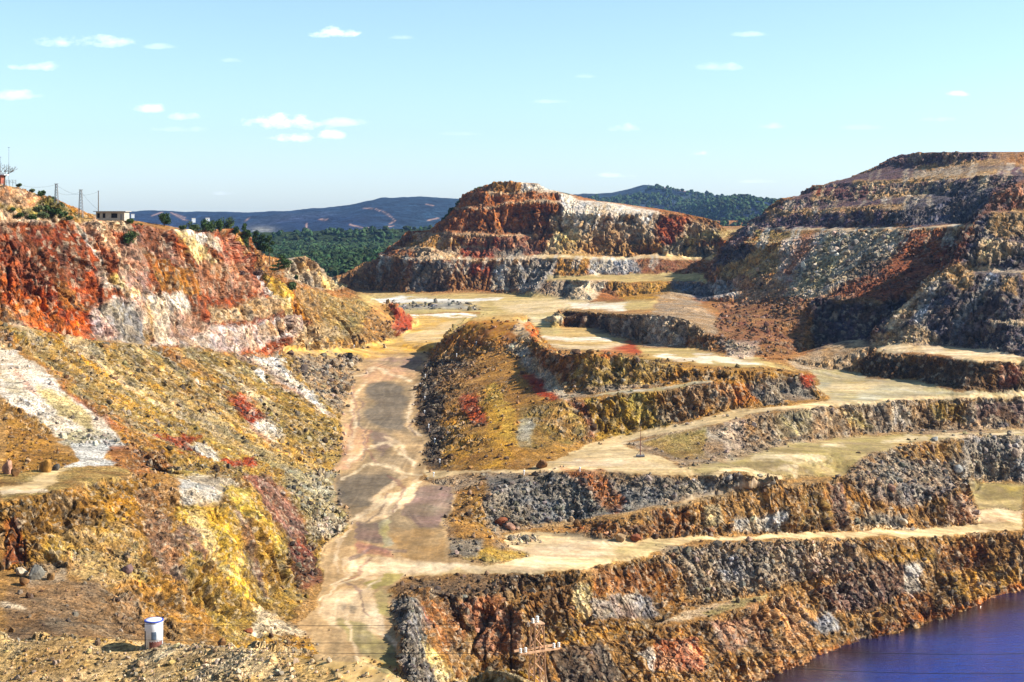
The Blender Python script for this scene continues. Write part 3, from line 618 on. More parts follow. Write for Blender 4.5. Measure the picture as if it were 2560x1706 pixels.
# spur
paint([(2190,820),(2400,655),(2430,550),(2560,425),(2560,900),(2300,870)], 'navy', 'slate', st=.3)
paint([(2420,560),(2490,480),(2560,440),(2560,530),(2470,535)], 'mauve','rust', st=.4)
paint([(2480,530),(2560,528),(2560,580),(2500,600),(2450,570)], 'umber', 'sand', st=.6)
paint([(2440,600),(2500,595),(2490,660),(2440,665)], 'sand', 'cream', st=.5)
paint([(2540,555),(2560,555),(2560,580)], 'sand')
paint([(2330,700),(2370,680),(2330,760),(2240,830),(2200,820)], 'umber', 'cream', st=.6, rock=.5)
paint([(2300,750),(2350,700),(2320,800),(2290,850)], 'white', 'bgrey', st=.4, op=.8)
paint([(2385,660),(2430,665),(2430,720),(2400,730),(2350,690)], 'sand', 'umber', st=.6)
paint([(2500,690),(2545,690),(2540,740),(2510,730)], 'sand', 'umber', st=.6)
paint([(2434,677),(2480,680),(2560,678)], 'cream','sand', w=8, soft=5)
paint([(2473,803),(2560,803),(2560,812),(2473,812)], 'sand','cream', soft=4)
paint([(2430,640),(2470,620),(2540,600),(2550,620),(2470,670)], 'cream','sand', st=.8, op=.7)
paint([(2470,690),(2500,690),(2400,820),(2370,850),(2400,780)], 'bgrey', 'lgrey', st=.4, op=.5)
paint([(2180,850),(2300,815),(2350,850),(2250,870),(2170,880)], 'cream', 'umber', st=.5, rock=.5)
# bench above the block, block, grey slope
paint([(2190,868),(2250,862),(2430,862),(2560,890),(2560,905),(2418,898),(2300,880),(2200,880)], 'tan', 'cream', soft=4, road=1)
paint([(2160,885),(2560,905),(2560,975),(2400,975),(2290,950),(2140,940)], 'dbrown', 'black', st=.4)
paint([(2200,880),(2300,882),(2300,905),(2200,900)], 'umber','dbrown', st=.4)
paint([(2500,915),(2545,915),(2540,960),(2490,960)], 'wine','pink', st=.5)
paint([(1970,905),(2060,865),(2150,850),(2160,890),(2130,928),(1990,928)], 'grey', 'umber', st=.4)
paint([(2050,868),(2150,846),(2180,870),(2150,890)], 'cream','umber', st=.4, op=.6)
# floor 5
paint([(2010,926),(2140,926),(2160,942),(2300,953),(2400,976),(2560,974),(2560,990),(2350,995),(2060,1016),(2070,1000),(2035,950)], 'olive', 'grey', soft=4, road=1, calm=.5)
paint([(2080,950),(2200,955),(2180,975),(2070,985)], 'tan','ltan', soft=8, op=.8)
paint([(2180,965),(2380,975),(2250,990),(2120,1000)], 'lgrey','olive', soft=6, op=.7)
# centre mound
paint([(1060,860),(1110,850),(1170,803),(1320,800),(1350,835),(1380,875),(1600,888),(1800,918),(2010,930),(2070,1000),(1850,1030),(1560,1090),(1440,1140),(1340,1180),(1060,1180),(1040,1000)], 'brown', 'ochre', st=.3, rock=.35)
paint([(1050,910),(1110,890),(1180,900),(1110,1010),(1140,1180),(1066,1180),(1040,1000)], 'dgrey', 'black', soft=10, rock=1)
paint([(1090,930),(1180,910),(1220,950),(1200,1000),(1130,1020),(1100,990)], 'brown', 'umber', soft=14, rock=.5)
paint([(1100,925),(1160,935)], 'sand', w=8, op=.7)
paint([(1110,860),(1170,800),(1300,800),(1290,850),(1180,870)], 'rust', 'ochre', st=.4, rock=.3)
paint([(1150,802),(1310,785),(1330,800),(1280,806)], 'tan', 'ochre', soft=4)
paint([(1300,805),(1320,805),(1330,850),(1285,850)], 'cream', 'ochre', st=.2)
paint([(1320,808),(1338,825),(1345,850),(1325,845)], 'orange', 'red')
paint([(1255,862),(1300,860),(1410,950),(1440,1000),(1400,990),(1330,930)], 'cream', 'grey', st=.2, soft=8)
paint([(1310,935),(1340,930),(1400,985),(1410,1000),(1380,998)], 'red', 'brick', soft=6)
paint([(1320,870),(1430,885),(1450,905),(1390,930),(1340,900)], 'rust', 'brown')
paint([(1410,915),(1450,900),(1470,930),(1430,960),(1405,940)], 'rust', 'dbrown', st=.3)
paint([(1440,890),(1600,890),(1700,910),(1640,960),(1500,975),(1420,940)], 'umber', 'ogreen', st=.5, rock=.7)
paint([(1540,870),(1580,850),(1600,888),(1575,888)], 'red', 'brick')
paint([(1500,875),(1575,858),(1590,885),(1510,890)], 'rust','red', op=.6)
paint([(1420,975),(1520,960),(1660,960),(1500,985),(1450,1005)], 'grey', 'brown', rock=.8)
paint([(1480,992),(1580,972),(1700,960),(1780,950),(1790,958),(1680,974),(1560,985)], 'olive', 'lgrey', soft=4, road=1)
paint([(1430,1000),(1480,1000),(1500,1090),(1460,1100),(1470,1040)], 'brick', 'mauve', st=.4, op=.7)
paint([(1480,1000),(1660,975),(1700,970),(1680,1060),(1600,1085),(1500,1095)], 'gold', 'ogreen', st=.6)
paint([(1640,975),(1770,960),(1800,1010),(1700,1060),(1650,1050)], 'brown', 'dgrey', st=.5, rock=.4)
paint([(1780,955),(1830,960),(1850,1000),(1800,1030),(1790,1000)], 'sand', 'rust', st=.4, op=.8)
paint([(1830,960),(1920,955),(1900,1010),(1830,1020)], 'orange', 'rust', st=.4, op=.7)
paint([(1880,945),(2020,945),(2040,995),(1920,1010),(1880,985)], 'grey', 'dbrown', st=.5, rock=.3)
paint([(2000,935),(2025,940),(2030,970),(2010,965)], 'red','brick')
paint([(1300,1010),(1440,1010),(1480,1080),(1400,1140),(1310,1110)], 'ogreen', 'brown', st=.5, rock=.2)
paint([(1310,1060),(1350,1050),(1345,1110),(1315,1110)], 'lgrey','ogreen', st=.5)
paint([(1230,970),(1250,960),(1290,1030),(1310,1110),(1260,1100),(1220,1040)], 'yellow', 'ochre', st=.6, op=.8)
paint([(1205,1000),(1230,1010),(1280,1110),(1300,1150),(1240,1120)], 'gold', 'ochre', st=.6)
paint([(1150,995),(1200,990),(1220,1060),(1180,1070)], 'brick','red', st=.4, op=.8)
paint([(1100,1050),(1200,1060),(1300,1150),(1280,1178),(1110,1170)], 'brown', 'gold', st=.4, op=.7)
paint([(1340,1120),(1460,1110),(1450,1130),(1380,1160),(1300,1170)], 'umber','ochre', soft=6)
# road 3 with its two arms
paint([(1060,1178),(1200,1184),(1330,1175),(1390,1155),(1470,1110),(1560,1084),(1670,1064),(1840,1027),(1930,1020),(2080,1002),(2560,976),(2560,989),(2353,994),(2060,1014),(1930,1030),(1776,1062),(1611,1091),(1570,1106),(1650,1150),(1700,1170),(1850,1160),(1950,1185),(1900,1215),(1700,1255),(1700,1245),(1870,1200),(1850,1184),(1600,1184),(1450,1180),(1200,1190),(1060,1196)], 'tan', 'ltan', soft=4, road=1, calm=.6)
paint([(1380,1160),(1560,1150),(1640,1165),(1500,1172)], 'cream', 'sand', soft=5)
paint([(1700,1165),(1820,1144),(1930,1122),(2040,1100),(2160,1088),(2420,1077),(2560,1073),(2560,1089),(2440,1084),(2260,1110),(2160,1145),(2120,1185),(1960,1188),(1860,1168),(1750,1180)], 'olive', 'mud', soft=5, road=.6, calm=.7)
for q in ([(1880,1145),(2060,1148)], [(1930,1170),(2000,1165),(1990,1180)], [(2050,1118),(2100,1115)], [(2210,1100),(2300,1090)], [(2330,1086),(2560,1080)]):
    paint(q, 'cream', 'ltan', w=7, soft=6, op=.8)
# wall 4
paint([(1570,1100),(1680,1084),(1840,1052),(1930,1032),(2060,1016),(2230,1003),(2560,992),(2560,1072),(2250,1080),(2030,1100),(1820,1144),(1690,1165),(1620,1130)], 'brown', 'grey', st=.6, rock=.35)
paint([(1620,1100),(1760,1070),(1760,1140),(1680,1150)], 'umber','ogreen', st=.6)
paint([(1800,1060),(1860,1050),(1850,1130),(1800,1140)], 'mauve', 'cream', st=.6)
paint([(1940,1035),(2030,1022),(2030,1080),(1950,1100)], 'grey', 'ogreen', st=.6)
paint([(2100,1022),(2150,1030),(2180,1075),(2130,1072)], 'yellow', 'cream', st=.4)
paint([(2215,1005),(2250,1003),(2270,1070),(2210,1065)], 'cream', 'bgrey', st=.4)
paint([(2320,1010),(2400,1005),(2420,1050),(2330,1045)], 'ochre','ogreen', st=.5)
paint([(2440,1005),(2560,1000),(2560,1050),(2440,1060)], 'dbrown', 'mauve', st=.5)
paint([(1680,1150),(1860,1120),(2030,1085),(2100,1085),(2040,1105),(1830,1150),(1700,1170)], 'grey','umber', rock=1, op=.8)
paint([(2110,1075),(2280,1060),(2500,1045),(2520,1070),(2260,1082)], 'grey','brown', rock=1, op=.8)
# rubble hill right
paint([(2125,1190),(2160,1140),(2260,1105),(2400,1088),(2450,1080),(2560,1088),(2560,1200),(2420,1200),(2430,1240),(2390,1215),(2200,1205),(2110,1200)], 'grey', 'brown', rock=1, soft=8)
paint([(2400,1090),(2560,1090),(2560,1195),(2400,1190)], 'grey','lgrey', rock=1.2, op=.6)
paint([(2230,1110),(2400,1095),(2380,1150),(2250,1150)], 'umber','ochre', rock=.4, st=.4, op=.8)
# low flat right
paint([(2415,1200),(2560,1205),(2560,1275),(2440,1280)], 'olive', 'mud', soft=6, road=.6, calm=.7)
paint([(2480,1210),(2560,1215),(2520,1230)], 'yellow','olive', soft=8, op=.5)
paint([(2430,1285),(2500,1272),(2560,1275),(2560,1310),(2450,1312)], 'sand', 'cream', soft=5, road=1)
# talus under road 3
paint([(1045,1200),(1200,1192),(1450,1184),(1680,1188),(1950,1198),(1900,1215),(1700,1250),(1530,1290),(1430,1316),(1290,1330),(1240,1350),(1320,1392),(1220,1420),(1120,1400),(1110,1320),(1140,1260)], 'brown', 'grey', rock=.6, soft=7)
paint([(1200,1195),(1400,1190),(1480,1195),(1640,1190),(1800,1190),(1850,1195),(1700,1240),(1540,1280),(1430,1310),(1290,1325),(1240,1310),(1210,1250)], 'grey', 'slate', rock=1.2, soft=10)
paint([(1410,1183),(1500,1183),(1560,1250),(1540,1280),(1460,1230)], 'orange', 'rust', soft=12, rock=.7)
paint([(1130,1240),(1200,1200),(1220,1280),(1250,1340),(1200,1400),(1130,1400)], 'brown', 'ochre', soft=12, rock=.5)
paint([(1200,1250),(1225,1280),(1240,1330),(1210,1310)], 'gold','ochre', soft=8)
paint([(1200,1375),(1300,1380),(1320,1392),(1230,1415),(1160,1400)], 'gold', 'ogreen', soft=8, rock=.3)
paint([(1110,1350),(1200,1350),(1190,1400),(1120,1395)], 'dgrey','grey', rock=1.2)
paint([(1275,1348),(1310,1338),(1360,1348),(1350,1362),(1280,1362)], 'dgrey','slate', rock=1.6, soft=4)
paint([(1300,1322),(1430,1302),(1535,1286),(1703,1250),(1900,1210),(2060,1190),(2090,1196),(1900,1224),(1700,1262),(1540,1296),(1400,1320)], 'mud', 'umber', soft=4, road=.5)
# tier 2 wall
paint([(1290,1334),(1400,1320),(1540,1298),(1700,1262),(1900,1224),(2095,1200),(2200,1208),(2392,1222),(2430,1200),(2445,1310),(2300,1322),(2030,1330),(1900,1338),(1670,1350),(1500,1354)], 'brown', 'umber', st=.5, rock=.4)
paint([(1400,1325),(1530,1310),(1590,1350),(1500,1355)], 'rust','brown', rock=.9, op=.7)
paint([(1640,1275),(1720,1265),(1730,1330),(1640,1330)], 'rust','brown', st=.5, op=.8)
paint([(1760,1260),(1810,1250),(1820,1310),(1770,1315)], 'cream','ogreen', st=.5)
paint([(1840,1290),(1960,1285),(1960,1325),(1840,1325)], 'lgrey', 'cream', st=.6)
paint([(1980,1230),(2060,1230),(2070,1310),(1990,1315)], 'ogreen','rust', st=.6)
paint([(2060,1205),(2110,1205),(2110,1320),(2070,1320)], 'dbrown','mauve', st=.6)
paint([(2130,1200),(2390,1215),(2300,1270),(2200,1250)], 'grey','mauve', rock=1.2, soft=10)
paint([(2120,1290),(2280,1290),(2260,1324),(2120,1322)], 'slate','grey', rock=1, soft=8)
paint([(2370,1240),(2420,1230),(2440,1305),(2380,1310)], 'orange','cream', st=.6)
paint([(1560,1325),(1800,1318),(1800,1340),(1580,1352)], 'umber', 'wine', rock=.4, op=.7)
# road R1
paint([(1000,1437),(1120,1424),(1230,1420),(1320,1392),(1265,1364),(1270,1342),(1300,1334),(1400,1340),(1500,1355),(1590,1357),(1670,1350),(1900,1339),(2030,1332),(2300,1325),(2440,1313),(2560,1305),(2560,1331),(2430,1334),(2296,1343),(2028,1346),(1860,1351),(1737,1357),(1620,1390),(1535,1404),(1468,1420),(1360,1431),(1100,1441)], 'tan', 'ltan', soft=4, road=1, calm=.7)
paint([(1270,1366),(1480,1360),(1600,1368),(1500,1400),(1330,1425),(1230,1428),(1330,1392)], 'cream', 'sand', soft=8)
paint([(1340,1340),(1450,1342),(1540,1358),(1480,1362)], 'mudd','mud', soft=6, op=.9)
paint([(1530,1372),(1660,1360),(1680,1370),(1560,1392)], 'mud','olive', soft=8, op=.8)
paint([(2080,1322),(2300,1322)], 'cream', w=5, soft=4)
# lower wall to the water
paint([(980,1440),(1100,1444),(1300,1438),(1470,1424),(1620,1394),(1740,1360),(1860,1355),(2130,1347),(2300,1346),(2430,1337),(2560,1333),(2560,1480),(2200,1600),(1910,1720),(1000,1720)], 'brown', 'umber', st=.5, rock=.35)
paint([(985,1440),(1100,1444),(1300,1438),(1380,1436),(1300,1480),(1150,1500),(1010,1490)], 'brown', 'dgrey', rock=1.1, soft=8)
paint([(990,1495),(1045,1500),(1070,1560),(1060,1640),(1120,1720),(1010,1720),(985,1600)], 'grey', 'slate', rock=1.3, soft=10)
paint([(1050,1500),(1150,1510),(1160,1600),(1080,1640)], 'umber', 'rust', soft=10, st=.3)
paint([(1060,1600),(1085,1610),(1150,1700),(1110,1715),(1070,1650)], 'yellow', 'cream', st=.3)
paint([(1150,1510),(1240,1480),(1290,1540),(1260,1620),(1190,1610)], 'orange','pink', st=.5)
paint([(1200,1500),(1300,1530),(1310,1620),(1200,1640)], 'rust','pink', st=.5, op=.7)
paint([(1310,1470),(1440,1450),(1440,1540),(1340,1560)], 'brown','dbrown', st=.5, rock=.2)
paint([(1450,1460),(1490,1465),(1490,1545),(1455,1545)], 'yellow','cream', st=.4)
paint([(1490,1500),(1640,1470),(1660,1530),(1500,1550)], 'lgrey','mauve', st=.6)
paint([(1480,1430),(1640,1400),(1700,1420),(1700,1500),(1600,1470),(1500,1490)], 'rust','umber', st=.5, rock=.3)
paint([(1660,1380),(1860,1360),(2130,1350),(2180,1420),(2050,1440),(1900,1480),(1760,1510),(1720,1440)], 'grey','umber', rock=1.2, soft=10)
paint([(1780,1400),(1900,1400),(1900,1460),(1800,1470)], 'slate','lgrey', rock=1.1, soft=10, op=.7)
paint([(2000,1380),(2150,1390),(2200,1440),(2050,1450)], 'rust','grey', rock=1, op=.5)
paint([(1640,1556),(1750,1515),(1840,1510),(1780,1540)], 'cream','sand', soft=5)
paint([(1760,1530),(1850,1505),(1930,1485),(1925,1500),(1850,1520),(1775,1546)], 'olive','mud', soft=4)
paint([(1330,1550),(1640,1560),(1500,1600),(1340,1600)], 'ochre','umber', soft=12, rock=.5)
paint([(1380,1610),(1520,1600),(1560,1706),(1400,1706)], 'dbrown','dgrey', st=.6)
paint([(1640,1600),(1740,1590),(1760,1680),(1650,1680)], 'red','pink', st=.5, op=.7)
paint([(1610,1640),(1640,1630),(1650,1690),(1620,1690)], 'lgrey','white', st=.5)
paint([(1780,1560),(1900,1540),(1920,1600),(1820,1640)], 'mauve','pink', st=.5, op=.8)
paint([(1860,1520),(2000,1490),(2060,1560),(2020,1620),(1900,1640)], 'pink','umber', st=.5, op=.6)
paint([(2030,1560),(2080,1520),(2090,1570),(2060,1590)], 'lgrey','bgrey', st=.5)
paint([(2050,1480),(2200,1400),(2320,1400),(2300,1480),(2200,1520),(2080,1530)], 'dbrown','mauve', st=.6)
paint([(2280,1410),(2320,1400),(2310,1490),(2270,1500)], 'cream','lgrey', st=.5)
paint([(2170,1390),(2240,1370),(2400,1370),(2380,1400),(2250,1410)], 'gold','umber', op=.6)
paint([(2330,1360),(2480,1360),(2480,1420),(2360,1440)], 'rust','dbrown', st=.6, op=.7)
paint([(2230,1500),(2330,1490),(2340,1540),(2260,1560)], 'orange','sand', st=.3, op=.8)
paint([(2350,1430),(2480,1410),(2560,1430),(2560,1460),(2400,1500)], 'gold','umber', st=.5, op=.7)
paint([(1900,1700),(2028,1645),(2195,1584),(2400,1526),(2560,1470)], 'orange','rust', w=16, soft=8, op=.85)
paint([(1860,1706),(1920,1660),(2020,1630),(2030,1660),(1920,1700)], 'orange','sand', op=.8)
# --- left face
paint([(0,545),(230,545),(400,570),(615,570),(640,690),(770,730),(830,830),(700,890),(400,865),(0,815)], 'rust', 'brick', st=.4)
paint([(0,600),(180,570),(240,640),(250,760),(230,860),(0,800)], 'red', 'rust', st=.5)
paint([(30,580),(190,570),(220,640),(200,700),(100,720),(40,650)], 'brick', 'dbrown', st=.5)
paint([(90,590),(115,600),(110,630),(92,622)], 'dred', 'dbrown', soft=5)
paint([(0,690),(60,720),(200,770),(240,860),(100,830),(0,790)], 'red', 'orange', st=.4)
paint([(0,760),(40,790),(60,812),(0,810)], 'dbrown','umber')
paint([(130,700),(200,740),(230,780),(160,770)], 'ochre','rust', st=.4, op=.7)
paint([(190,565),(222,600),(240,680),(262,720),(340,745)], 'cream', 'white', w=12, soft=6, op=.95)
paint([(230,560),(262,600),(290,650),(300,720),(345,745)], 'cream', 'pink', w=34, soft=12, st=.5)
paint([(245,620),(275,640),(285,690),(262,690)], 'red','orange', op=.8)
paint([(260,700),(330,735)], 'yellow','cream', w=12, soft=6)
paint([(245,550),(310,555),(320,580),(270,580)], 'cream','umber', st=.3)
paint([(300,610),(345,590),(345,740),(300,720)], 'pink','mauve', st=.6)
paint([(340,575),(420,575),(430,640),(370,660),(335,610)], 'rust','mauve', st=.4)
paint([(400,600),(440,660),(460,700)], 'pink','mauve', w=16, soft=8, op=.6)
paint([(350,640),(470,680),(480,745),(370,730)], 'ochre','rust', st=.6)
paint([(430,580),(480,590),(540,655),(560,690),(500,680),(450,630)], 'yellow','cream', st=.4)
paint([(425,572),(475,580),(480,600),(430,585)], 'white','cream')
paint([(490,585),(560,595),(560,640),(520,620),(480,600)], 'cream','white', st=.4)
paint([(545,600),(610,580),(615,660),(580,660),(545,640)], 'red','pink', st=.5)
paint([(590,570),(612,575),(612,640),(600,600)], 'gold','yellow')
paint([(500,650),(600,660),(640,690),(620,740),(500,740),(450,700)], 'rust','pink', st=.6)
paint([(350,740),(440,735),(470,800),(480,860),(400,865),(330,770)], 'cream','white', st=.4)
paint([(230,760),(350,745),(360,800),(400,862),(230,856)], 'white','rust', st=.5)
paint([(240,765),(330,760),(390,862),(320,860)], 'lgrey','slate', st=.6)
paint([(355,770),(372,800),(385,860)], 'ochre','gold', w=16, op=.7)
paint([(400,770),(480,800),(560,830),(480,865),(430,850)], 'pink','mauve', st=.3)
paint([(500,778),(640,752),(690,745),(700,790),(640,800),(520,812)], 'ochre','cream', st=.6)
paint([(500,778),(640,753),(690,745)], 'dbrown','rust', w=7, soft=4, op=.8)
paint([(560,815),(640,804),(750,782)], 'dbrown','brick', w=8, soft=4, op=.8)
paint([(440,850),(560,820),(640,810),(745,788),(780,830),(700,850),(590,880),(480,868)], 'white','pink', st=.6)
paint([(640,815),(700,805),(720,830),(660,850)], 'brown','ochre', st=.3, op=.7)
paint([(600,680),(650,690),(680,760),(640,750)], 'brick','pink', st=.5)
paint([(650,680),(740,725),(720,790),(680,745)], 'yellow','gold', st=.4)
paint([(640,690),(665,740),(690,745)], 'white', w=10)
paint([(680,745),(740,740),(750,780),(700,800)], 'yellow','cream', st=.4)
paint([(735,735),(780,735),(790,800),(760,790)], 'gold','orange', st=.4)
paint([(700,640),(760,640),(800,680),(860,715),(800,722),(720,700)], 'cream','grey', st=.4)
paint([(730,642),(775,648),(800,690),(740,670)], 'mauve','gold', st=.3, op=.8)
paint([(790,690),(830,700),(860,712),(820,720)], 'yellow','cream')
# upper left knoll
paint([(0,455),(60,470),(110,490),(190,540),(230,548),(190,565),(0,560)], 'ogreen', 'umber', soft=6)
paint([(0,458),(70,482),(105,492),(105,530),(60,530),(0,500)], 'cream', 'orange', st=.3)
paint([(90,490),(110,495),(108,515),(95,515)], 'red','orange')
paint([(0,455),(40,458),(110,485)], 'brick','dbrown', w=9, soft=4)
paint([(40,535),(70,520),(104,492),(140,505),(190,545),(178,556),(60,552)], 'green','ogreen', soft=4)
paint([(0,520),(45,540),(180,555),(190,566),(0,565)], 'pink','cream', soft=5)
paint([(160,520),(200,540),(205,548),(170,532)], 'orange','gold', soft=4)
paint([(230,543),(400,560),(600,572),(400,575)], 'umber','brown', w=None, soft=4, op=.7)
# graded slope and red end
paint([(740,720),(860,738),(948,762),(980,756),(1050,811),(967,866),(880,876),(700,882),(760,840),(790,800)], 'mud', 'ochre', soft=6)
paint([(800,740),(900,745),(945,770),(900,840),(820,860),(800,800)], 'olive','umber', soft=10, op=.8)
paint([(930,765),(985,755),(1000,800),(960,870),(880,872),(900,840)], 'brown','umber', rock=.8)
paint([(975,755),(1010,790),(1055,811),(1000,838),(985,800)], 'brick','dred', rock=.3)
paint([(770,800),(860,835),(800,850),(720,870),(730,850)], 'cream','tan', st=.2, op=.8)
paint([(1050,790),(1150,800),(1110,855),(1075,870),(1060,905),(930,905),(890,892),(720,888),(700,876),(880,872),(1010,836)], 'tan', 'gold', soft=4, road=1, calm=.4)
paint([(1010,838),(1150,800),(1100,850),(1010,855)], 'cream','tan', soft=6, op=.6)
paint([(900,895),(1080,880),(1060,930),(960,905)], 'mud','mauve', soft=8, op=.7)
# main slope
paint([(0,812),(206,854),(398,863),(590,889),(720,888),(900,884),(905,900),(885,925),(860,1040),(863,1095),(820,1158),(836,1200),(865,1320),(810,1368),(790,1440),(700,1300),(640,1190),(470,1188),(320,1115),(225,1021),(69,903),(0,873)], 'ochre', 'ogreen', st=.4, rock=.3)
paint([(0,830),(200,960),(420,1130),(330,1120),(200,1000),(69,903),(0,870)], 'ochre','orange', st=.3, soft=12)
for (a, b, c, d, w, c1, c2, o) in [(40,818,420,1110,18,'ltan','cream',.7),(150,860,520,1150,14,'sand','ogreen',.6),(190,860,640,1130,20,'ltan','tan',.7),(240,865,760,1200,16,'tan','ogreen',.55),
        (330,868,780,1170,22,'ltan','gold',.6),(100,860,440,1120,26,'ogreen','brown',.5),(290,870,700,1150,24,'ogreen','grey',.5),(420,872,720,1060,16,'rust','red',.5),
        (460,880,760,1100,20,'gold','ltan',.5),(380,868,560,1000,10,'white','cream',.7),(500,885,720,1050,46,'ogreen','dgrey',.6),(560,895,640,950,10,'gold','cream',.5)]:
    paint([(a, b), ((a + c) / 2 + 6, (b + d) / 2 + 12), (c, d)], c1, c2, w=w, soft=w * .7, op=o, st=.7)
rr = random.Random(4)
for k_ in range(46):
    u0 = rr.uniform(-60, 640); v0 = float(np.interp(u0, [0, 206, 398, 590], [815, 857, 866, 892])) + rr.uniform(0, 60); L_ = rr.uniform(120, 420)
    c1, c2 = rr.choice([('ltan','gold'),('gold','ochre'),('ogreen','dgrey'),('brown','ogreen'),('ltan','cream'),('umber','rust'),('ogreen','brown'),('dbrown','ogreen')])
    paint([(u0, v0), (u0 + L_ * .5, v0 + L_ * .36), (u0 + L_, v0 + L_ * .66)], c1, c2, w=rr.uniform(4, 15), soft=4, op=rr.uniform(.45, .8), st=.3)
paint([(620,890),(690,890),(780,980),(820,1030),(780,1010),(700,950)], 'white','lgrey', st=.3, soft=6)
paint([(590,890),(640,890),(720,960),(780,1010),(840,1040),(720,980)], 'white','rust', st=.6, soft=8, op=.8)
paint([(640,930),(665,955)], 'white', w=12, soft=4)
paint([(720,890),(900,890),(880,960),(860,1035),(800,990)], 'grey','brown', rock=1, soft=10)
paint([(570,985),(610,985),(640,1000),(680,1040),(640,1055),(600,1030)], 'dred','red', soft=7, st=.2)
paint([(615,1045),(640,1055),(680,1035),(705,1080),(700,1110),(680,1100)], 'white','cream', soft=5, st=.3)
paint([(640,1060),(680,1100)], 'rust', w=6, soft=4, op=.7)
paint([(385,1090),(500,1092),(480,1110),(510,1160),(440,1130)], 'dred','brick', soft=5)
paint([(465,1110),(520,1110),(560,1150),(540,1165),(500,1150)], 'white','grey', soft=5)
paint([(560,1145),(620,1148),(635,1165),(580,1165)], 'dred','brick', soft=4)
paint([(640,1000),(860,1060),(863,1095),(820,1158),(700,1090)], 'ogreen','umber', rock=1, soft=14, op=.8)
paint([(700,1180),(830,1180),(870,1320),(800,1350),(720,1270)], 'ogreen','grey', rock=1.3, soft=10)
paint([(760,1290),(860,1300),(830,1350),(790,1340)], 'grey','cream', rock=1.3, soft=8, op=.8)
# white slope and pan
paint([(0,875),(40,875),(75,905),(165,963),(225,1022),(272,1062),(320,1115),(240,1110),(180,1108),(140,1092),(82,1054),(0,994)], 'white','cream', st=.4, soft=6, rock=.15)
paint([(100,960),(180,980),(220,1040),(230,1080),(140,1040)], 'yellow','ogreen', st=.6, op=.7)
paint([(0,920),(60,960),(90,1000),(30,990)], 'lgrey','ogreen', st=.5, op=.6)
paint([(40,930),(100,980)], 'rust','brick', w=8, op=.6, st=.4)
paint([(130,1080),(230,1070),(300,1100),(290,1115),(180,1110)], 'grey','ogreen', rock=1.2, op=.8)
paint([(165,961),(271,1060),(300,1075)], 'rust','brick', w=10, soft=6, op=.7)
paint([(0,1000),(80,1050),(150,1110),(215,1150),(200,1172),(0,1180)], 'brown','ochre', rock=.7, st=.2)
paint([(185,1100),(300,1105),(330,1115),(290,1130),(270,1150),(310,1160),(290,1172),(170,1172),(215,1148)], 'white','lgrey', soft=4, calm=1)
paint([(215,1148),(265,1152),(260,1170),(180,1172)], 'cream','white', soft=4)
paint([(290,1115),(400,1125),(480,1190),(420,1250),(330,1190),(290,1160)], 'brown','rust', rock=.6)
paint([(390,1170),(560,1165),(640,1180),(600,1205),(400,1205)], 'brown','ogreen', rock=1)
paint([(395,1205),(470,1198),(575,1192),(600,1200),(550,1262),(460,1270),(400,1255)], 'grey','cream', soft=6, calm=.5, rock=.2)
paint([(410,1215),(500,1208),(550,1225),(450,1240)], 'bgrey','lgrey', soft=6, op=.8)
paint([(440,1235),(560,1225),(545,1250),(460,1262)], 'white','cream', soft=8, op=.6, st=.1)
# terrace with pale track
paint([(0,1178),(200,1170),(320,1175),(330,1192),(180,1214),(50,1244),(0,1257)], 'olive','brown', soft=5)
paint([(0,1215),(60,1200),(130,1180),(190,1172),(150,1190),(100,1222),(0,1240)], 'ltan','tan', soft=5, road=1)
paint([(0,1230),(110,1222)], 'cream', w=9, soft=4)
paint([(0,1258),(50,1246),(180,1218),(330,1195),(420,1180),(470,1260),(480,1300),(560,1500),(540,1600),(330,1500),(300,1400),(150,1430),(0,1425)], 'ochre','brown', st=.4)
paint([(50,1250),(180,1225),(250,1300),(180,1350),(60,1330)], 'dbrown','ochre', st=.6)
paint([(200,1215),(330,1200),(360,1290),(280,1320)], 'gold','brown', st=.5)
paint([(120,1330),(330,1320),(340,1370),(200,1410),(80,1400)], 'gold','sand', st=.2, soft=14)
paint([(0,1300),(40,1290),(60,1400),(0,1420)], 'brick','ochre', st=.4)
paint([(330,1220),(400,1220),(440,1330),(500,1450),(440,1440),(380,1340)], 'mauve','brown', st=.5, op=.8)
paint([(40,1415),(140,1400),(150,1460),(50,1470)], 'umber','grey', rock=.8)
paint([(180,1380),(360,1360),(380,1430),(240,1460),(150,1440)], 'ogreen','sand', rock=.5, op=.8)
paint([(0,1465),(200,1450),(330,1480),(350,1600),(200,1600),(60,1610),(0,1590)], 'mudd','brown', soft=10, rock=.25, calm=.3)
paint([(0,1505),(40,1512)], 'cream', w=10, soft=6)
# yellow cliff
paint([(455,1270),(560,1262),(575,1215),(620,1215),(700,1330),(740,1440),(730,1550),(640,1620),(540,1600),(470,1400)], 'ochre','ogreen', st=.4)
paint([(465,1275),(545,1265),(580,1300),(610,1370),(635,1440),(645,1520),(600,1500),(560,1400),(500,1330),(475,1330)], 'yellow','gold', st=.3, soft=8)
paint([(480,1280),(520,1280),(560,1370),(590,1440),(570,1420),(500,1340)], 'cream','yellow', st=.3, op=.8)
paint([(475,1300),(500,1330),(540,1400),(530,1430),(440,1360)], 'mauve','brown', st=.5)
paint([(480,1340),(560,1430),(600,1560),(540,1580),(500,1480)], 'ogreen','ochre', st=.4)
paint([(560,1210),(600,1215),(690,1390),(700,1440),(640,1330),(590,1260)], 'yellow','ogreen', st=.4, soft=7)
paint([(575,1260),(600,1270),(660,1430),(670,1500),(640,1420)], 'mauve','dbrown', st=.5, soft=6)
paint([(600,1185),(680,1190),(740,1290),(770,1340),(740,1360),(700,1340),(640,1250)], 'wine', 'mauve', st=.6, rock=.2, op=.85)
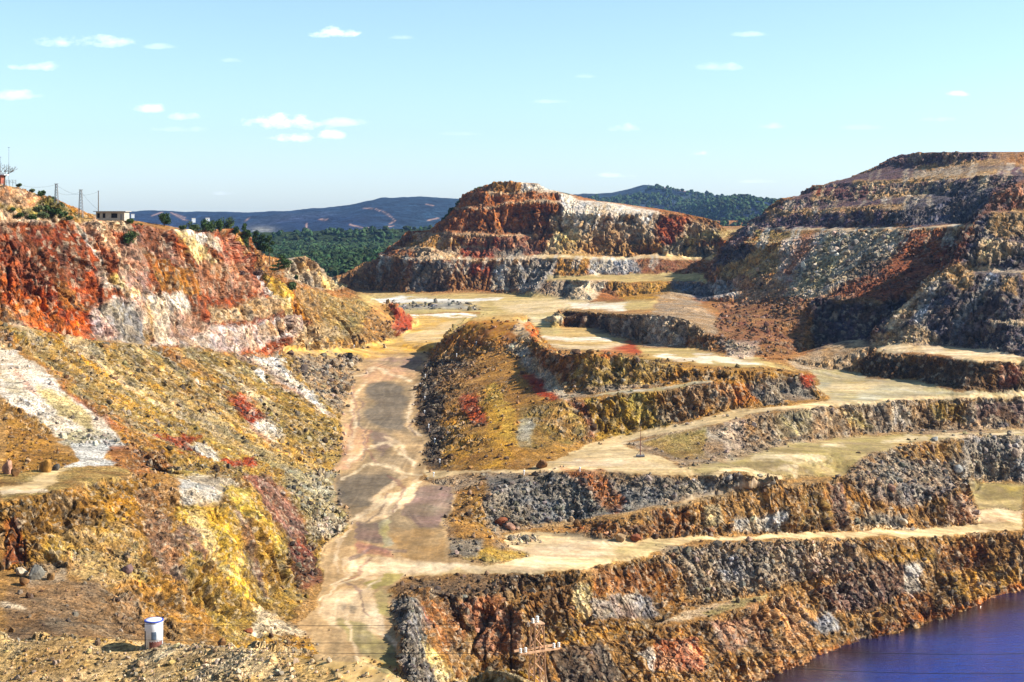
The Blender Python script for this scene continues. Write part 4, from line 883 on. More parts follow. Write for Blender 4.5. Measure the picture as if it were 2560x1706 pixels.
paint([(700,1350),(780,1370),(790,1450),(730,1480),(700,1420)], 'dbrown','wine', rock=.9)
paint([(690,1440),(720,1440),(760,1500),(700,1520)], 'ogreen','ochre', rock=.5)
paint([(625,1520),(660,1530),(735,1560),(760,1600),(680,1580),(600,1590),(640,1560)], 'cream','ltan', soft=6)
paint([(560,1590),(700,1590),(760,1590),(790,1640),(600,1620)], 'brown','gold', rock=.5)
# valley floor
SHARP[0] = 1
paint([(940,1740),(780,1640),(740,1560),(790,1530),(790,1480),(790,1415),(808,1370),(862,1324),(836,1264),(831,1200),(820,1158),(847,1125),(863,1095),(860,1040),(877,966),(885,925),(905,898),(1075,895),(1052,945),(1030,972),(1044,1050),(1062,1090),(1066,1180),(1036,1200),(1123,1217),(1140,1264),(1113,1321),(1113,1368),(1120,1398),(1217,1421),(1000,1437),(970,1468),(996,1492),(989,1549),(982,1616),(1002,1666),(990,1706)], 'sand','mud', soft=5, calm=.8, road=1)
paint([(920,955),(1030,965),(1025,1080),(1050,1150),(1000,1180),(960,1240),(1100,1330),(1000,1380),(940,1330),(860,1290),(840,1230),(930,1120),(900,1060)], 'mudd','mud', soft=14, op=.7)
paint([(905,905),(1060,890),(1040,930),(960,925)], 'mud','mauve', soft=10)
paint([(930,910),(1000,925),(1040,940),(900,960),(900,930)], 'sand','pink', soft=10, op=.8)
paint([(922,962),(955,950),(1005,968),(1018,1005),(1006,1040),(1030,1074),(985,1088),(952,1066),(922,1042),(936,1002),(914,986)], 'mudd','dgrey', soft=12, op=.8)
paint([(930,1080),(970,1090),(975,1120),(950,1145),(925,1110)], 'mudd','mauve', soft=8, op=.8)
paint([(870,1060),(930,1080),(900,1130),(850,1170),(820,1180)], 'sand','pink', soft=8, st=.2)
paint([(985,1080),(1055,1100),(1060,1150),(980,1140)], 'mud','sand', soft=12, op=.7)
paint([(835,1190),(960,1180),(980,1205),(930,1250),(870,1265),(840,1240)], 'mudd','dgrey', soft=12, op=.75)
paint([(1040,1215),(1120,1218),(1135,1265),(1100,1320),(1040,1315),(1000,1290)], 'mudd','mauve', soft=8)
paint([(870,1285),(960,1235),(1040,1205),(1035,1240),(960,1300),(900,1320)], 'cream','sand', soft=7)
paint([(880,1310),(940,1315),(960,1360),(880,1360)], 'mauve','mudd', soft=7, op=.9)
paint([(940,1320),(965,1300),(975,1360),(950,1370)], 'olive','grey', soft=5)
paint([(960,1330),(1100,1320),(1110,1400),(1000,1400)], 'mud','umber', soft=10, op=.9)
paint([(880,1360),(970,1375),(970,1395),(890,1385)], 'wine','pink', soft=6, op=.7)
paint([(850,1400),(1000,1395),(1200,1425),(1100,1435),(950,1430),(900,1445)], 'cream','sand', soft=6)
paint([(905,1450),(960,1425),(1000,1430),(980,1450),(930,1470)], 'olive','ogreen', soft=6)
paint([(950,1460),(985,1480),(985,1550),(950,1530)], 'olive','mud', soft=8)
paint([(830,1480),(930,1460),(960,1520),(960,1580),(880,1600),(800,1540)], 'cream','sand', soft=10, op=.8)
paint([(862,1518),(880,1508),(900,1516),(890,1530),(870,1530)], 'dgrey','mudd', soft=9, op=.6)
paint([(845,1550),(900,1555),(935,1600),(980,1640),(990,1690),(900,1640),(850,1600)], 'mudd','olive', soft=10)
for q in ([(910,950),(880,1010),(905,1060),(870,1110),(850,1160)], [(1040,960),(1020,1040),(1045,1090)], [(960,1100),(1000,1120),(1040,1170)], [(1000,1190),(960,1225),(880,1290),(850,1350),(830,1420)], [(1030,1200),(1000,1240),(940,1290)], [(860,1400),(830,1460),(800,1540)], [(940,1440),(880,1500),(860,1600),(900,1680)], [(920,1560),(960,1600),(985,1660)]):
    paint(q, 'sand','cream', w=9, soft=6, op=.75)
for q in ([(900,1000),(915,1080),(890,1150)], [(970,1230),(930,1290),(880,1330)], [(840,1440),(900,1470),(930,1540)], [(1010,1380),(930,1370),(870,1400)], [(1045,1000),(1035,1090)]):
    paint(q, 'mauve','mudd', w=5, soft=4, op=.8)
for q in ([(880,940),(930,925),(1020,950)], [(860,1150),(900,1120),(960,1110),(1040,1160)], [(850,1195),(900,1160),(980,1175),(1050,1190)], [(870,1300),(950,1250),(1020,1215)], [(820,1460),(880,1410),(1000,1410),(1180,1430)], [(800,1500),(850,1450),(940,1415)], [(960,1400),(1100,1415),(1210,1428)]):
    paint(q, 'cream','ltan', w=6, soft=5, op=.7)
for q in ([(880,960),(895,1040),(880,1090)], [(930,1080),(905,1120),(930,1160)], [(960,1190),(1010,1220),(980,1280)], [(860,1440),(920,1400)], [(890,1370),(960,1380)]):
    paint(q, 'mauve','wine', w=5, soft=4, op=.6)
SHARP[0] = 0
# foreground heap
paint([(0,1586),(50,1604),(144,1588),(235,1594),(319,1607),(503,1613),(654,1612),(788,1636),(885,1634),(1002,1690),(1040,1760),(0,1760)], 'ltan','gold', soft=4, rock=.9)
paint([(1100,1760),(1163,1692),(1220,1669),(1267,1673),(1361,1708),(1450,1760)], 'gold','ochre', soft=4, rock=.9)
paint([(0,1600),(60,1612),(30,1706),(0,1706)], 'ltan','gold', soft=10, op=.5)
paint([(480,1630),(700,1640),(720,1706),(480,1706)], 'ltan','cream', soft=16, op=.35)
paint([(100,1600),(220,1600),(200,1700),(60,1700)], 'sand','ochre', soft=16, op=.5)
print('painted', time.time() - T0)
nh = (D < 84)[:, None]; COL = np.where(nh, C_['ltan'] * (1 - mix1[:, None]) + C_['gold'] * mix1[:, None], COL); ROCK = np.where(D < 84, .5, ROCK)
# grain of the ground: broad, medium and fine
g1 = fbm(P, 1.6, 91, 3, .8); g2 = fbm(P, (9, 9, 9), 92, 2); g3 = blocky(P, 1.3, 93); g4 = blocky(P, 3.1, 94)
rough = np.clip(cliff * 1.0 + tal * .75 + .18, 0, 1) * (1 - .6 * np.clip(CALM, 0, 1))
rough = np.where(far > 0, rough, rough)
CRK = crk * .5 + crk2 * .35 + crf * far * .5
flat = (1 - tal) * (1 - cliff)
stain = fbm(P, (13, 5, 5), 98, 4, .65)
rutv = fbm(P + np.stack([vnoise(P, 14, 99) * 2.5, 0 * P[:, 0], 0 * P[:, 0]], 1), (1.3, 22, 9), 100, 3, .7); rutx = fbm(P + np.stack([0 * P[:, 0], vnoise(P, 16, 101) * 3, 0 * P[:, 0]], 1), (24, 1.6, 9), 102, 3, .7)
vly = ((BU[ix] > 760) & (BU[ix] < 1150) & (BV[ix] > 890)).astype(float)
rut = rutv * vly + rutx * (1 - vly)
COL = COL * np.exp(flat * (.5 * stain + .3 * g1 + .55 * rut))[:, None]
mul = np.exp(rough * (.62 * g1 + .34 * g2 + .30 * g3 + .22 * g4 + .36 * s1) - .05)
hue = .10 * vnoise(P, 6, 95) + .08 * blocky(P, 2.2, 96)
COL = COL * mul[:, None]
COL[:, 0] *= 1 + hue * rough; COL[:, 2] *= 1 - hue * 1.6 * rough
COL = np.clip(COL, .012, .86)
dirt = np.clip(.30 + .55 * fbm(P, 11, 97, 4, .65), 0, .62)[:, None] * (1 - np.clip(CALM, 0, 1) * .5)[:, None]
lum = COL.mean(axis=1, keepdims=True)
COL = COL * (1 - dirt * .38) + (C_['umber'] * (.55 + .9 * lum / .3)) * dirt * .38
fk = blocky(P, .55, 111) * (D < 330) + blocky(P, 1.1, 112) * (D >= 330); fk2 = vnoise(P, .9, 113) + .7 * vnoise(P, .45, 114)
tl_ = tal * (1 - cliff) * (1 - np.clip(CALM, 0, 1))
a = (S(.25, .7, gul) * .42 * tl_)[:, None]; COL = COL * (1 - a) + C_['ltan'] * .8 * a
a = (S(.2, .7, -gul) * .45 * tl_)[:, None]; COL = COL * (1 - a) + C_['ogreen'] * .62 * a
fa = rough * (1 - .5 * np.clip(ROAD, 0, 1)) * (1 - .45 * far)
a = (S(.62, .8, fk) * .5 * fa)[:, None]; COL = COL * (1 - a) + C_['cream'] * .8 * a
a = (S(.62, .85, -fk) * .6 * fa)[:, None]; COL = COL * (1 - a) + C_['dgrey'] * .6 * a
COL = COL * np.exp(-.9 * fa * S(.35, 1.1, fk2) - .5 * CRK * rough)[:, None]  # random dark specks, and the shade of cracks put into the colour
gcol = C_['grey'] * (.35 + .8 * lum / .3)
a = (S(.05, .6, fbm(P, 4.5, 115, 3, .7)) * .22 * fa)[:, None]; COL = COL * (1 - a) + gcol * a
gm = COL.mean(axis=1, keepdims=True); COL = gm + (COL - gm) * 1.10
COL = np.clip(COL, .010, .86)
allc = np.tile(C_['umber'], (len(V), 1)); allc[ix] = COL
fy = (BASE[:, 1] > 960) & (BASE[:, 0] < 40); allc[fy] = np.array([.035, .055, .02])
allroad = np.zeros(len(V)); allroad[ix] = np.clip(ROAD, 0, 1)
allrock = np.zeros(len(V)); allrock[ix] = ROCK
# graded ground keeps its level: soften the relief on roads
V[ix] -= Nn * (h * wfade * np.clip(ROAD, 0, 1) * .8 * (1 - cliff))[:, None]

# ------------------------------------------------------------------ materials
def nodes(m):
    m.use_nodes = True; nt = m.node_tree; nt.nodes.clear()
    o = nt.nodes.new('ShaderNodeOutputMaterial'); b = nt.nodes.new('ShaderNodeBsdfPrincipled')
    nt.links.new(b.outputs[0], o.inputs[0]); return nt, nt.nodes, nt.links, b
def earth_mat(name, s_fine=2.2, s_mid=.55, contrast=.5, bump=.35, dist=.25):
    m = bpy.data.materials.new(name); nt, N, L, b = nodes(m)
    at = N.new('ShaderNodeAttribute'); at.attribute_name = 'Col'
    geo = N.new('ShaderNodeNewGeometry')
    n1 = N.new('ShaderNodeTexNoise'); n1.inputs['Scale'].default_value = s_fine; n1.inputs['Detail'].default_value = 5; n1.inputs['Roughness'].default_value = .75
    n2 = N.new('ShaderNodeTexVoronoi'); n2.inputs['Scale'].default_value = s_mid * 2
    L.new(geo.outputs['Position'], n1.inputs['Vector']); L.new(geo.outputs['Position'], n2.inputs['Vector'])
    ramp = N.new('ShaderNodeMapRange'); ramp.inputs[1].default_value = .38; ramp.inputs[2].default_value = .62
    ramp.inputs[3].default_value = 1 - contrast * 1.2; ramp.inputs[4].default_value = 1 + contrast * .7
    L.new(n1.outputs[0], ramp.inputs[0])
    v2 = N.new('ShaderNodeSeparateColor'); L.new(n2.outputs['Color'], v2.inputs[0])
    r2 = N.new('ShaderNodeMapRange'); r2.inputs[3].default_value = 1 - contrast * .5; r2.inputs[4].default_value = 1 + contrast * .4
    L.new(v2.outputs[0], r2.inputs[0])
    mm = N.new('ShaderNodeMath'); mm.operation = 'MULTIPLY'; L.new(ramp.outputs[0], mm.inputs[0]); L.new(r2.outputs[0], mm.inputs[1])
    vm = N.new('ShaderNodeVectorMath'); vm.operation = 'SCALE'; L.new(at.outputs['Color'], vm.inputs[0]); L.new(mm.outputs[0], vm.inputs['Scale'])
    L.new(vm.outputs[0], b.inputs['Base Color']); b.inputs['Roughness'].default_value = .95
    b.inputs['Specular IOR Level'].default_value = .12
    bp = N.new('ShaderNodeBump'); bp.inputs['Strength'].default_value = bump; bp.inputs['Distance'].default_value = dist
    L.new(n1.outputs[0], bp.inputs['Height']); L.new(bp.outputs[0], b.inputs['Normal'])
    return m
M_earth = earth_mat('earth', contrast=.55, bump=.9, dist=.5)
M_road = earth_mat('packed_dirt', s_fine=1.2, contrast=.16, bump=.25, dist=.15)
M_rockf = earth_mat('mountain_rock', s_fine=.9, s_mid=.25, contrast=.45, bump=.9, dist=1.2)

def simple(name, col, rough=.8, metal=0, noise=.15, scale=3, bump=0):
    m = bpy.data.materials.new(name); nt, N, L, b = nodes(m)
    n1 = N.new('ShaderNodeTexNoise'); n1.inputs['Scale'].default_value = scale; n1.inputs['Detail'].default_value = 4
    tc = N.new('ShaderNodeTexCoord'); L.new(tc.outputs['Object'], n1.inputs['Vector'])
    mr = N.new('ShaderNodeMapRange'); mr.inputs[1].default_value = .3; mr.inputs[2].default_value = .7; mr.inputs[3].default_value = 1 - noise; mr.inputs[4].default_value = 1 + noise
    L.new(n1.outputs[0], mr.inputs[0]); vm = N.new('ShaderNodeVectorMath'); vm.operation = 'SCALE'; vm.inputs[0].default_value = col
    L.new(mr.outputs[0], vm.inputs['Scale']); L.new(vm.outputs[0], b.inputs['Base Color'])
    b.inputs['Roughness'].default_value = rough; b.inputs['Metallic'].default_value = metal; b.inputs['Specular IOR Level'].default_value = .3
    if bump:
        bp = N.new('ShaderNodeBump'); bp.inputs['Strength'].default_value = bump; L.new(n1.outputs[0], bp.inputs['Height']); L.new(bp.outputs[0], b.inputs['Normal'])
    return m

# ------------------------------------------------------------------ split the ground into its named surfaces
fc = BASE[F].mean(axis=1); fr = allroad[F].mean(axis=1) > .5
y = fc[:, 1]; x = fc[:, 0]
is_mtn = (y > 840) & (x > -160) & (x < 130) & (y < 1060) & ~fr
is_mesa = (x > 0) & (y < 1010) & ~fr & (((x > 128) & (y > 640)) | ((x > 100) & (y > 470) & (fc[:, 2] > -50)) | ((x > 130) & (y > 452) & (fc[:, 2] > -43)))
is_left = (x < -20) & (y > 345) & (y < 640) & (fc[:, 2] > -47) & ~fr
cls = np.zeros(len(F), dtype=int); cls[is_left] = 4; cls[is_mesa] = 3; cls[is_mtn] = 2; cls[fr] = 1
def sub(name, mask, mat):
    f = F[mask]; u, inv = np.unique(f, return_inverse=True)
    o = mesh_from(name, V[u], inv.reshape(-1, 3), mat, allc[u], smooth_sh=(name == 'road')); o['kind'] = 'structure'; return o
sub('ground', cls == 0, M_earth); sub('road', cls == 1, M_road); sub('mountain', cls == 2, M_rockf)
sub('terraced_hill', cls == 3, M_rockf); sub('cliff', cls == 4, M_rockf)
print('meshes', time.time() - T0)

# ------------------------------------------------------------------ loose rock
def rock_shapes(n=24):
    t = (1 + 5 ** .5) / 2
    v0 = np.array([(-1,t,0),(1,t,0),(-1,-t,0),(1,-t,0),(0,-1,t),(0,1,t),(0,-1,-t),(0,1,-t),(t,0,-1),(t,0,1),(-t,0,-1),(-t,0,1)]) / math.hypot(1, t)
    f0 = np.array([(0,11,5),(0,5,1),(0,1,7),(0,7,10),(0,10,11),(1,5,9),(5,11,4),(11,10,2),(10,7,6),(7,1,8),(3,9,4),(3,4,2),(3,2,6),(3,6,8),(3,8,9),(4,9,5),(2,4,11),(6,2,10),(8,6,7),(9,8,1)])
    out = []
    for i in range(n):
        v = v0 * RNG.uniform(.62, 1.25, (12, 1)) * RNG.uniform(.55, 1.15, 3)
        out.append(v)
    return np.array(out), f0
RS, RF = rock_shapes()
def rock_field(name, label, pos, size, cols, mat):
    n = len(pos)
    if not n: return None
    kind = RNG.integers(0, len(RS), n); ang = RNG.uniform(0, 6.283, n); tl = RNG.uniform(-.5, .5, n)
    v = RS[kind] * size[:, None, None]
    c, s = np.cos(ang)[:, None], np.sin(ang)[:, None]
    x = v[:, :, 0] * c - v[:, :, 1] * s; y = v[:, :, 0] * s + v[:, :, 1] * c
    c, s = np.cos(tl)[:, None], np.sin(tl)[:, None]
    z = v[:, :, 2] * c + x * s; x = x * c - v[:, :, 2] * s
    vv = np.stack([x, y, z], 2) + pos[:, None, :]
    ff = (RF[None] + (np.arange(n) * 12)[:, None, None]).reshape(-1, 3)
    cc = np.repeat(cols, 12, axis=0)
    o = mesh_from(name, vv.reshape(-1, 3), ff, mat, cc, smooth_sh=False)
    o['kind'] = 'stuff'; return o
M_rock = earth_mat('loose_rock', s_fine=3, contrast=.3, bump=.3, dist=.1)
def scatter():
    # faces weighted by their density of rubble and apparent size
    A, B, Cc = V[F[:, 0]], V[F[:, 1]], V[F[:, 2]]
    ctr = (A + B + Cc) / 3; area = np.linalg.norm(np.cross(B - A, Cc - A), axis=1) / 2
    dens = allrock[F].mean(axis=1); d = ctr[:, 1]
    u, v = uv_of(ctr)
    vis = (u > -80) & (u < 2640) & (v < 1760) & (v > 350) & (d > 60)
    per = np.clip(110.0 / np.clip(d, 60, 2000), .1, 2) ** 2 * 7.0      # rocks per square metre at density 1
    lam = dens * area * per * vis
    clus = S(-.1, .6, fbm(ctr, 14, 401, 3, .6)); lam *= .35 + .9 * clus ** .7
    lam += vis * area * .0022 * (300 / np.clip(d, 80, 2000)) ** 1.5 * (d < 620) * clus
    lam += clus * (area * .006 * (300 / np.clip(d, 80, 2000)) ** 1.5) * vis * (d < 620) * (allroad[F].mean(axis=1) < .4) * 1.5
    cnt = RNG.poisson(np.minimum(lam, 6))
    idx = np.repeat(np.arange(len(F)), cnt); n = len(idx)
    r1, r2 = np.sqrt(RNG.random(n)), RNG.random(n)
    pos = A[idx] * (1 - r1)[:, None] + B[idx] * (r1 * (1 - r2))[:, None] + Cc[idx] * (r1 * r2)[:, None]
    dd = pos[:, 1]
    size = np.clip(RNG.lognormal(0, .5, n), .4, 3.2) * (.005 + .00095 * dd)
    size = size * np.where(dens[idx] > .9, 1.15, 1.0)
    col = allc[F[idx, 0]] * RNG.uniform(.25, 1.25, (n, 1)) * (1 + RNG.uniform(-.10, .10, (n, 3)))
    g = col.mean(axis=1, keepdims=True); k = RNG.uniform(0, .55, (n, 1)); col = col * (1 - k) + g * k
    pos[:, 2] += size * .15
    print('rocks', n)
    return rock_field('rubble', '', pos, size, np.clip(col, .015, .8), M_rock)
scatter()
print('rubble', time.time() - T0)

# ------------------------------------------------------------------ far land: wooded hills
HA = [(-900,560),(-300,552),(100,545),(240,543),(313,535),(350,531),(389,528),(466,535),(540,533),(640,532),(732,527),(833,521),(902,512),(965,497),(1050,493),(1151,500),(1300,522),(1500,560),(1900,570)]
HB = [(1200,560),(1330,530),(1400,502),(1430,490),(1460,486),(1529,486),(1570,476),(1606,464),(1652,466),(1732,480),(1800,496),(1850,515),(1950,545),(2100,560),(2600,565),(3400,565)]
HC = [(1560,620),(1650,585),(1724,540),(1770,507),(1840,494),(1880,500),(1950,508),(2050,540),(2200,580),(2400,600)]
HD = [(200,620),(420,590),(640,600),(760,575),(900,545),(1000,560),(1150,590),(1300,600)]          # lower spur in front of the first ridge
HG = {}
def far_hills():
    ya = np.concatenate([np.linspace(1850, 2600, 40), np.linspace(2620, 6200, 250), np.linspace(6300, 9000, 12)])
    ua = np.linspace(-700, 3200, 900)
    Y, Ug = np.meshgrid(ya, ua, indexing='ij'); X = (Ug - CXP) / FPX * Y
    Z = np.interp(Y, [1850, 2100, 3000, 9000], [-52, -70, -118, -118])
    Pf = np.stack([X, Y, np.zeros_like(X)], -1).reshape(-1, 3)
    nA = fbm(Pf, 1100, 201, 4, .55).reshape(X.shape); nB = fbm(Pf, 330, 202, 4, .6).reshape(X.shape); nC = fbm(Pf, 60, 203, 3, .7).reshape(X.shape)
    rid = 1 - np.abs(nA) * 2
    for (H, Dr, D0, Db) in ((HA, 5200, 2900, 8000), (HB, 4600, 2700, 7500), (HC, 3300, 2000, 5200), (HD, 3900, 2700, 5000)):
        ui = CXP + X / Dr * FPX
        zr = (HZ - np.interp(ui, [a for a, b in H], [b for a, b in H])) / FPX * Dr
        t = np.where(Y < Dr, (Y - D0) / (Dr - D0), 1 - (Y - Dr) / (Db - Dr)); t = np.clip(t, 0, 1); sh = t * t * (3 - 2 * t) * .65 + t * .35
        base = -118 if D0 > 2500 else -90
        hh = base + (zr - base) * sh + (1 - sh) * sh * 4 * (52 * rid - 34 + 30 * nB)
        Z = np.where(t > 0, np.maximum(Z, hh), Z)
    Z = Z + (6.0 * nC + 8 * nB) * S(1900, 2600, Y)
    HG.update(ya=ya, ua=ua, Z=Z)
    vv = np.stack([X, Y, Z], -1).reshape(-1, 3)
    r, c = X.shape; i = (np.arange(r - 1)[:, None] * c + np.arange(c - 1)[None]).ravel()
    ff = np.concatenate([np.stack([i, i + 1, i + c + 1], 1), np.stack([i, i + c + 1, i + c], 1)])
    n1 = fbm(vv, 420, 210, 4, .6); n2 = fbm(vv, 45, 211, 3, .7); n3 = vnoise(vv, 900, 212)
    g = lin((24, 42, 70)); br = lin((70, 64, 76)); gg = lin((50, 78, 62))  # blue of the distant air mixed into the hill colours
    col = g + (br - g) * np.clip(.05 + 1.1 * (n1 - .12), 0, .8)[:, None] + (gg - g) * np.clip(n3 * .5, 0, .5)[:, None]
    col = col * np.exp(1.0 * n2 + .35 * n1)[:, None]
    uu, v2 = uv_of(vv)
    # tracks, firebreaks and clearings
    tr = [([(910,521),(935,522),(960,530),(980,545),(988,553),(975,560)],3.5),([(765,560),(768,572),(772,583)],7),([(873,562),(905,569)],4),([(915,570),(935,571)],4),([(960,568),(985,565)],3),
          ([(676,597),(720,591)],5),([(775,600),(812,602)],4),([(815,592),(832,588)],4),([(882,600),(905,606)],4),([(798,549),(820,550)],5),([(1068,552),(1095,546)],4),([(1065,511),(1085,515)],4),
          ([(612,553),(625,545)],4),([(1000,585),(1010,575)],3),([(428,532),(460,550),(470,552)],4),([(405,531),(380,540)],4),([(1640,466),(1700,476),(1724,480)],2.5),([(1745,483),(1780,500),(1792,504)],4),([(440,536),(462,544)],3)]
    for pts, w in tr:
        k = np.nonzero((uu > min(p[0] for p in pts) - 12) & (uu < max(p[0] for p in pts) + 12) & (v2 > min(p[1] for p in pts) - 10) & (v2 < max(p[1] for p in pts) + 10))[0]
        d = pdist(uu[k], v2[k], pts, False); a = np.clip((w * .32 - d) / 1.6 + .5 + .6 * n2[k], 0, 1)[:, None] * .75
        col[k] = col[k] * (1 - a) + lin((190, 150, 128)) * a
    k = (np.abs(uu - 1735) < 50) & (np.abs(v2 - 512) < 26); a = (np.exp(-((uu - 1735) / 34) ** 2 - ((v2 - 512) / 16) ** 2) * k * .6)[:, None]
    col = col * (1 - a) + lin((130, 140, 70)) * a
    k = np.exp(-((uu - 655) / 30) ** 2 - ((v2 - 575) / 9) ** 2)[:, None] * .6; col = col * (1 - k) + lin((170, 165, 150)) * k
    m = earth_mat('wooded_hill', s_fine=.06, s_mid=.02, contrast=.5, bump=1.0, dist=14)
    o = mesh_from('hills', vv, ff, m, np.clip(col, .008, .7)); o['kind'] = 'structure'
far_hills()

# ------------------------------------------------------------------ water
def water():
    xs = np.linspace(-60, 420, 240); ys = np.linspace(120, 480, 180)
    X, Y = np.meshgrid(xs, ys); vv = np.stack([X, Y, np.full_like(X, -92.0)], -1).reshape(-1, 3)
    c = X.shape[1]; i = (np.arange(X.shape[0] - 1)[:, None] * c + np.arange(c - 1)[None]).ravel()
    ff = np.concatenate([np.stack([i, i + 1, i + c + 1], 1), np.stack([i, i + c + 1, i + c], 1)])
    shore = [P3(u, v, -92)[:2] for u, v in ((1150,1900),(1300,1870),(1600,1835),(1800,1770),(1914,1706),(1961,1683),(2028,1650),(2078,1630),(2195,1589),(2330,1552),(2397,1531),(2497,1494),(2560,1475),(2980,1475))]
    d = pdist(vv[:, 0], vv[:, 1], shore, False); t = np.clip(d / 20, 0, 1)[:, None]
    t = np.clip(t + .25 * vnoise(vv, 9, 5)[:, None] * (t < 1), 0, 1); col = np.array([.020, .006, .004]) * (1 - t) + np.array([.001, .034, .24]) * t
    m = bpy.data.materials.new('acid_water'); nt, N, L, b = nodes(m)
    at = N.new('ShaderNodeAttribute'); at.attribute_name = 'Col'; L.new(at.outputs['Color'], b.inputs['Base Color'])
    b.inputs['Roughness'].default_value = .07; b.inputs['IOR'].default_value = 1.33
    geo = N.new('ShaderNodeNewGeometry'); mp = N.new('ShaderNodeMapping'); mp.inputs['Scale'].default_value = (.5, 1.3, 1); mp.inputs['Rotation'].default_value = (0, 0, .3)
    L.new(geo.outputs['Position'], mp.inputs[0])
    n = N.new('ShaderNodeTexNoise'); n.inputs['Scale'].default_value = .8; n.inputs['Detail'].default_value = 7; n.inputs['Roughness'].default_value = .7
    L.new(mp.outputs[0], n.inputs['Vector']); bp = N.new('ShaderNodeBump'); bp.inputs['Strength'].default_value = 1.0; bp.inputs['Distance'].default_value = 1.1
    L.new(n.outputs[0], bp.inputs['Height']); L.new(bp.outputs[0], b.inputs['Normal'])
    o = mesh_from('water', vv, ff, m, col); o['kind'] = 'structure'
water()

# ------------------------------------------------------------------ object helpers
UU, VV_ = uv_of(V)
def hit(u, v, r=7, ymin=60):
    """the ground seen in that direction"""
    while True:
        k = np.nonzero((np.abs(UU - u) < r) & (np.abs(VV_ - v) < r) & (V[:, 1] > ymin))[0]
        if len(k): break
        r *= 2
    y = V[k, 1]; k = k[y < y.min() * 1.05 + 4]
    j = k[np.argmin((UU[k] - u) ** 2 + (VV_[k] - v) ** 2)]
    return V[j].copy()
def ground(x, y):
    k = np.nonzero((np.abs(V[:, 0] - x) < 4) & (np.abs(V[:, 1] - y) < 4))[0]
    return float(V[k[np.argmin((V[k, 0] - x) ** 2 + (V[k, 1] - y) ** 2)], 2]) if len(k) else 0.0
class MB:
    def __init__(s): s.v = []; s.f = []
    def add(s, v, f): n = len(s.v); s.v += [tuple(p) for p in v]; s.f += [tuple(i + n for i in q) for q in f]; return s
    def box(s, c, size, rz=0, bev=0):
        x, y, z = [q / 2 for q in size]; ca, sa = math.cos(rz), math.sin(rz)
        pts = [(sx * x, sy * y, sz * z) for sx in (-1, 1) for sy in (-1, 1) for sz in (-1, 1)]
        pts = [(c[0] + a * ca - b * sa, c[1] + a * sa + b * ca, c[2] + d) for a, b, d in pts]
        return s.add(pts, [(0,1,3,2),(4,6,7,5),(0,4,5,1),(2,3,7,6),(0,2,6,4),(1,5,7,3)])
    def tube(s, path, rad, n=6, cap=True):
        rings = []
        for i, p in enumerate(path):
            p = Vector(p); a = Vector(path[max(0, i - 1)]); b = Vector(path[min(len(path) - 1, i + 1)]); t = (b - a).normalized()
            u = t.cross(Vector((.3, .1, 1))); u = u.normalized() if u.length > 1e-3 else Vector((1, 0, 0)); w = t.cross(u)
            r = rad[i] if isinstance(rad, (list, tuple)) else rad
            rings.append([p + (u * math.cos(6.2832 * k / n) + w * math.sin(6.2832 * k / n)) * r for k in range(n)])
        v = [q for r in rings for q in r]; f = [(i * n + k, i * n + (k + 1) % n, (i + 1) * n + (k + 1) % n, (i + 1) * n + k) for i in range(len(path) - 1) for k in range(n)]
        if cap: f += [tuple(range(n))[::-1], tuple(range((len(path) - 1) * n, len(path) * n))]
        return s.add(v, f)
    def lathe(s, prof, n=24, c=(0, 0, 0)):
        v = [(c[0] + r * math.cos(6.2832 * k / n), c[1] + r * math.sin(6.2832 * k / n), c[2] + z) for r, z in prof for k in range(n)]
        f = [(i * n + k, i * n + (k + 1) % n, (i + 1) * n + (k + 1) % n, (i + 1) * n + k) for i in range(len(prof) - 1) for k in range(n)]
        f += [tuple(range(n))[::-1], tuple(range((len(prof) - 1) * n, len(prof) * n))]
        return s.add(v, f)
    def build(s, name, mat, parent=None, smooth_sh=False):
        me = bpy.data.meshes.new(name); me.from_pydata(s.v, [], s.f); me.update(); me.materials.append(mat)
        if smooth_sh: me.polygons.foreach_set('use_smooth', [True] * len(me.polygons))
        o = bpy.data.objects.new(name, me); scene.collection.objects.link(o)
        if parent: o.parent = parent
        return o
def empty(name, loc, rz=0):
    o = bpy.data.objects.new(name, None); scene.collection.objects.link(o); o.location = loc; o.rotation_euler = (0, 0, rz); return o
def tag(o, label, cat, group=None):
    o['label'] = label; o['category'] = cat
    if group: o['group'] = group
    return o

M_white = simple('white_paint', (.72, .74, .78), .55, noise=.08); M_blue = simple('blue_paint', (.05, .08, .38), .5)
M_glass = simple('dusty_pane', (.10, .14, .20), .35); M_rust = simple('rusted_base', (.16, .06, .045), .8, noise=.35, scale=6)
M_dark = simple('dark_tone', (.03, .025, .03), .8); M_steel = simple('weathered_steel', (.50, .30, .18), .6, noise=.3, scale=5)
M_iron = simple('grey_iron', (.16, .16, .17), .5, noise=.2); M_wire = simple('cable', (.03, .025, .025), .6)
M_porc = simple('porcelain', (.75, .73, .68), .25); M_wood = simple('bark', (.10, .07, .05), .9, noise=.3, bump=.5)
M_plaster = simple('plaster', (.38, .34, .28), .85, noise=.2, scale=1.5); M_conc = simple('concrete_roof', (.34, .31, .28), .9, noise=.2)
M_open = simple('dark_opening', (.012, .012, .015), .8); M_brick = simple('red_brick', (.26, .08, .05), .9, noise=.2)

